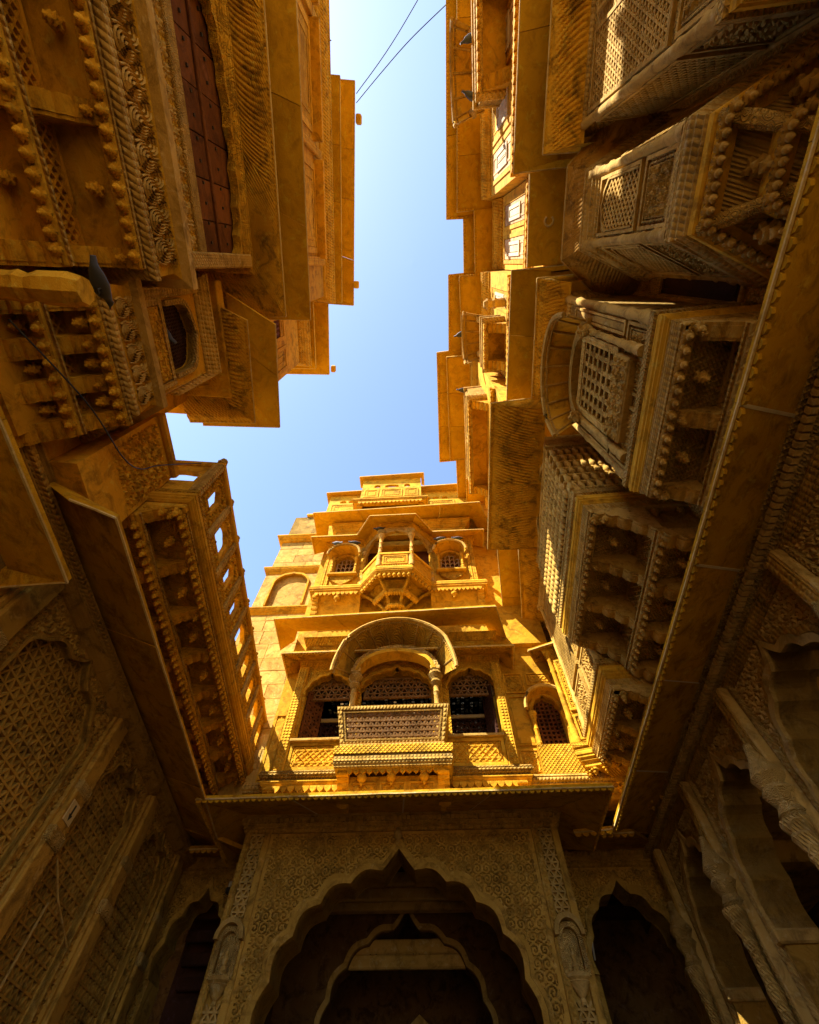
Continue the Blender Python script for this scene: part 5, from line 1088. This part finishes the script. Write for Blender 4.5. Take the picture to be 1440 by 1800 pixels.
# tasselled oriel
T = box_oriel('tasselled_oriel', 'deep box oriel hung with rows of stone tassels above its bracketed base', -2.2, -4.15, 1.10, 6.02, 6.10, (), nb=3)
lo, hi = -4.15, -2.2
for r in range(6):
    of = 1.12+.012*r; z = 7.28-.20*r; pth = [(lo, .1), (lo, of-.05), (hi, of-.05), (hi, .1)]
    T.part('tassel_rail', MB().sweep(pth, sect(z, z+.045, .05, 'band')), 'tan')
    me = proto('tassel', 'tan', lambda b: b.lathe([(.012, 0), (.030, -.02), (.022, -.045), (.038, -.09), (.040, -.13), (.026, -.165), (.004, -.185)], seg=7))
    row(T, 'tassel', me, lo+.01, hi-.01, of, z, .082); 
    for k in range(9): T.inst('tassel', me, hi+.05, lerp(.2, of, (k+.5)/9), z, 0, 1.0)
T.part('tassel_core', MB().box(lo+.02, hi-.02, .06, 1.06, 6.06, 7.40), 'tan_net')
pl = [(lo+.05, .06), (lo+.05, 1.02), (hi-.05, 1.02), (hi-.05, .06)]
T.part('upper_frieze', MB().sweep(pl, sect(7.34, 7.50, .10, 'base')), 'tan_beads')
T.part('upper_wall', MB().box(lo+.06, hi-.06, .06, 1.0, 7.50, 8.1), 'tan_net'); T.part('window_arch', MB().ring(arch(.70, .34, 3, .03, .02, 7.52, -3.17), arch(.78, .42, 3, .03, .02, 7.52, -3.17), .98, 1.06), 'tan_beads')
T.part('dark_window', MB().plate(opening(arch(.69, .33, 3, .03, .02, 7.52, -3.17), 7.50), [], .995, 1.006), 'darkwood')
# far flat oriel and the sunlit corner oriel
T = box_oriel('box_oriel', 'plain flat oriel tucked between the tasselled oriel and the sunlit corner oriel', -4.25, -5.62, .84, 5.36, 7.96, ((5.44, 5.9, 'tan_floral'), (6.0, 7.5, 'jali')), nb=2)
T = Thing('octagonal_oriel', 'slim polygonal corner oriel with sunlit lattice faces beside the back bay', 'oriel', 'R', (-6.1, .3, 4.6))
pl = [(-6.55, .06), (-6.40, .72), (-5.82, .98), (-5.60, .06)]
poly_body(T, pl, 5.28, 7.0, 'net', ((5.34, 5.72, 'net'), (5.8, 6.75, 'jali')), .04, 'plain')
T.part('oriel_base', MB().sweep(pl, sect(5.02, 5.22, .07, 'base')), 'plain'); T.part('net_band', MB().sweep(pl, sect(5.20, 5.30, .08, 'band')), 'net')
T.part('lintel', MB().sweep(pl, sect(6.8, 7.0, .08, 'cornice')), 'beads')
eave(T, pl, [(-6.85, .06), (-6.62, .92), (-5.78, 1.30), (-5.3, .06)], 7.08, 6.98, .05, 'roof_slab', 'leaf', 1.0)
cen = (-6.08, .05)
for k_, zz, nbud in ((.02, 5.0, 6), (.40, 4.84, 4), (.7, 4.72, 2)):
    q = [(lerp(x, cen[0], k_), lerp(o, cen[1], k_)) for x, o in pl]; T.part('corbel_ring', MB().sweep(q, sect(zz-.04, zz+.04, .02, 'band', -.1)), 'plain')
    for i in range(3):
        for j in range(nbud): t = (j+.5)/nbud; T.inst('pendant_bud', proto('lotus', 'plain', lotus_fn), lerp(q[i][0], q[i+1][0], t), lerp(q[i][1], q[i+1][1], t), zz-.03, 0, .95)
b = MB(); q3 = [(lerp(x, cen[0], .8), lerp(o, cen[1], .8)) for x, o in pl]; q2 = [(lerp(x, cen[0], .08), lerp(o, cen[1], .08)) for x, o in pl]
b.add([(x, o, 5.03) for x, o in q2] + [(x, o, 4.66) for x, o in q3], [(i, i+1, 5+i, 4+i) for i in range(3)] + [(0, 1, 2, 3), (7, 6, 5, 4), (0, 4, 7, 3)]); T.part('sloping_soffit', b, 'net')
# ================================================================== small things: pigeons, camera, cables
def pigeon_fn(b):     # one closed body, x is forward
    rings = [(-.20, .012, .035, .03), (-.14, .02, .05, .03), (-.09, .05, .055, .045), (-.02, .065, .065, .07), (.04, .06, .066, .085), (.08, .045, .05, .115), (.10, .03, .032, .145), (.115, .03, .03, .165), (.135, .022, .022, .168), (.15, .010, .010, .162), (.172, .004, .004, .155)]
    seg = 10; v = []
    for x, w, h, z in rings:
        for k in range(seg): v.append((x, w*cos(2*pi*k/seg), z + h*sin(2*pi*k/seg)*.85))
    n = len(rings); f = [(i*seg+k, i*seg+(k+1) % seg, (i+1)*seg+(k+1) % seg, (i+1)*seg+k) for i in range(n-1) for k in range(seg)] + [tuple(range(seg)), tuple((n-1)*seg+k for k in range(seg))]
    b.add(v, f)
    for s in (-1, 1): b.tube([(.01, s*.025, .03), (.015, s*.025, -.005)], .006, 4); b.tube([(.015, s*.025, .003), (.05, s*.028, .002)], .005, 4)
PG = None
def pigeon(f, x, o, z, rz, label):
    T = bpy.data.objects.new('pigeon', proto('pigeon', 'pigeon', pigeon_fn)); COL.objects.link(T)
    T.location = wpos(f, x, o, z+.006); T.rotation_euler = (0, 0, FR[f][1]+rz); T['label'] = label; T['category'] = 'pigeon'; T['group'] = 'pigeons perched on the haveli'; T.scale = (.86, .86, .86)
pigeon('L', .10, .86, 4.66, .15, 'dark grey pigeon on the tip of the stone spout')
pigeon('L', .55, .50, 5.96, 2.2, 'pigeon against the dark mesh window of the smaller left bay')
pigeon('B', -1.70, .78, 10.16, 2.8, 'pigeon lying along the hood of the left oriel bay window')
pigeon('B', -1.24, .78, 10.14, .5, 'pigeon perched on the hood beside the polygonal oriel')
pigeon('B', -.62, 1.06, 10.28, .3, 'pigeon on the capital of the polygonal oriel column')
pigeon('B', .80, .78, 10.16, .2, 'pigeon on the near slope of the right window hood')
pigeon('B', 1.22, .78, 10.14, .4, 'pigeon stretching up from the right window hood')
pigeon('R', 3.1, 1.66, 10.6, 1.2, 'pigeon on the railing of the columned balcony high up')
pigeon('R', 2.45, 1.66, 10.6, 2.0, 'second pigeon on the columned balcony railing high up')
pigeon('R', -1.1, 1.86, 11.4, 1.4, 'pigeon on the hood of the small canopied balcony')
pigeon('R', -2.2, 1.88, 11.04, 1.8, 'pigeon at the end of the long small balcony')
pigeon('L', -3.6, 1.0, 12.62, -1.5, 'pigeon silhouetted at the edge of the left roof slab')
T = Thing('security_camera', 'small cream box security camera fixed above the left side archway', 'camera', 'B', (-2.50, -1.0, 4.16))
T.part('housing', MB().box(-2.56, -2.46, -1.09, -.92, 4.20, 4.30, .012), 'whitepaint'); T.part('lens_hood', MB().box(-2.55, -2.47, -.93, -.86, 4.14, 4.21, .01), 'black'); T.part('bracket', MB().box(-2.53, -2.49, -1.12, -1.0, 4.29, 4.34), 'iron')
def cable(label, pts, r=.006, mat='wire', group=None):
    b = MB(); P = [Vector(p) for p in pts]; out = []
    for i in range(len(P)-1):
        p0, p1, p2, p3 = P[max(0, i-1)], P[i], P[i+1], P[min(len(P)-1, i+2)]
        for k in range(8):
            t = k/8; out.append(tuple(.5*((2*p1)+(-p0+p2)*t+(2*p0-5*p1+4*p2-p3)*t*t+(-p0+3*p1-3*p2+p3)*t**3)))
    out.append(tuple(P[-1])); b.tube([(x, -y, z) for x, y, z in out], r, 6); me = b.mesh('cable'); me.materials.append(MATS[mat]); shade_smooth(me)
    o = bpy.data.objects.new('cable', me); COL.objects.link(o); o['label'] = label; o['category'] = 'cable'
    if group: o['group'] = group
lw = wpos('L', -2.85, 1.62, 12.58)
cable('thin dark wire leaving the left roof edge steeply across the sky', [lw, lerp(lw, wpos('R', 4.7, 1.8, 13.0), .5)-Vector((0, 0, .1)), wpos('R', 5.6, 1.2, 13.2)], .008)
lw2 = wpos('L', -2.72, 1.62, 12.58); rw2 = wpos('R', 4.15, 1.84, 12.6)
cable('thin sagging wire strung between the left and right roof edges', [lw2, lerp(lw2, rw2, .3)-Vector((0, 0, .12)), lerp(lw2, rw2, .62)-Vector((0, 0, .17)), rw2], .008)
cable('black cable drooping over the corbels of the smaller left bay', [wpos('L', .30, .40, 4.48), wpos('L', .85, .62, 4.62), wpos('L', 1.35, .60, 4.85), wpos('L', 1.60, .52, 5.15), wpos('L', 1.72, .5, 5.5), wpos('L', 2.06, .5, 6.34)], .006)
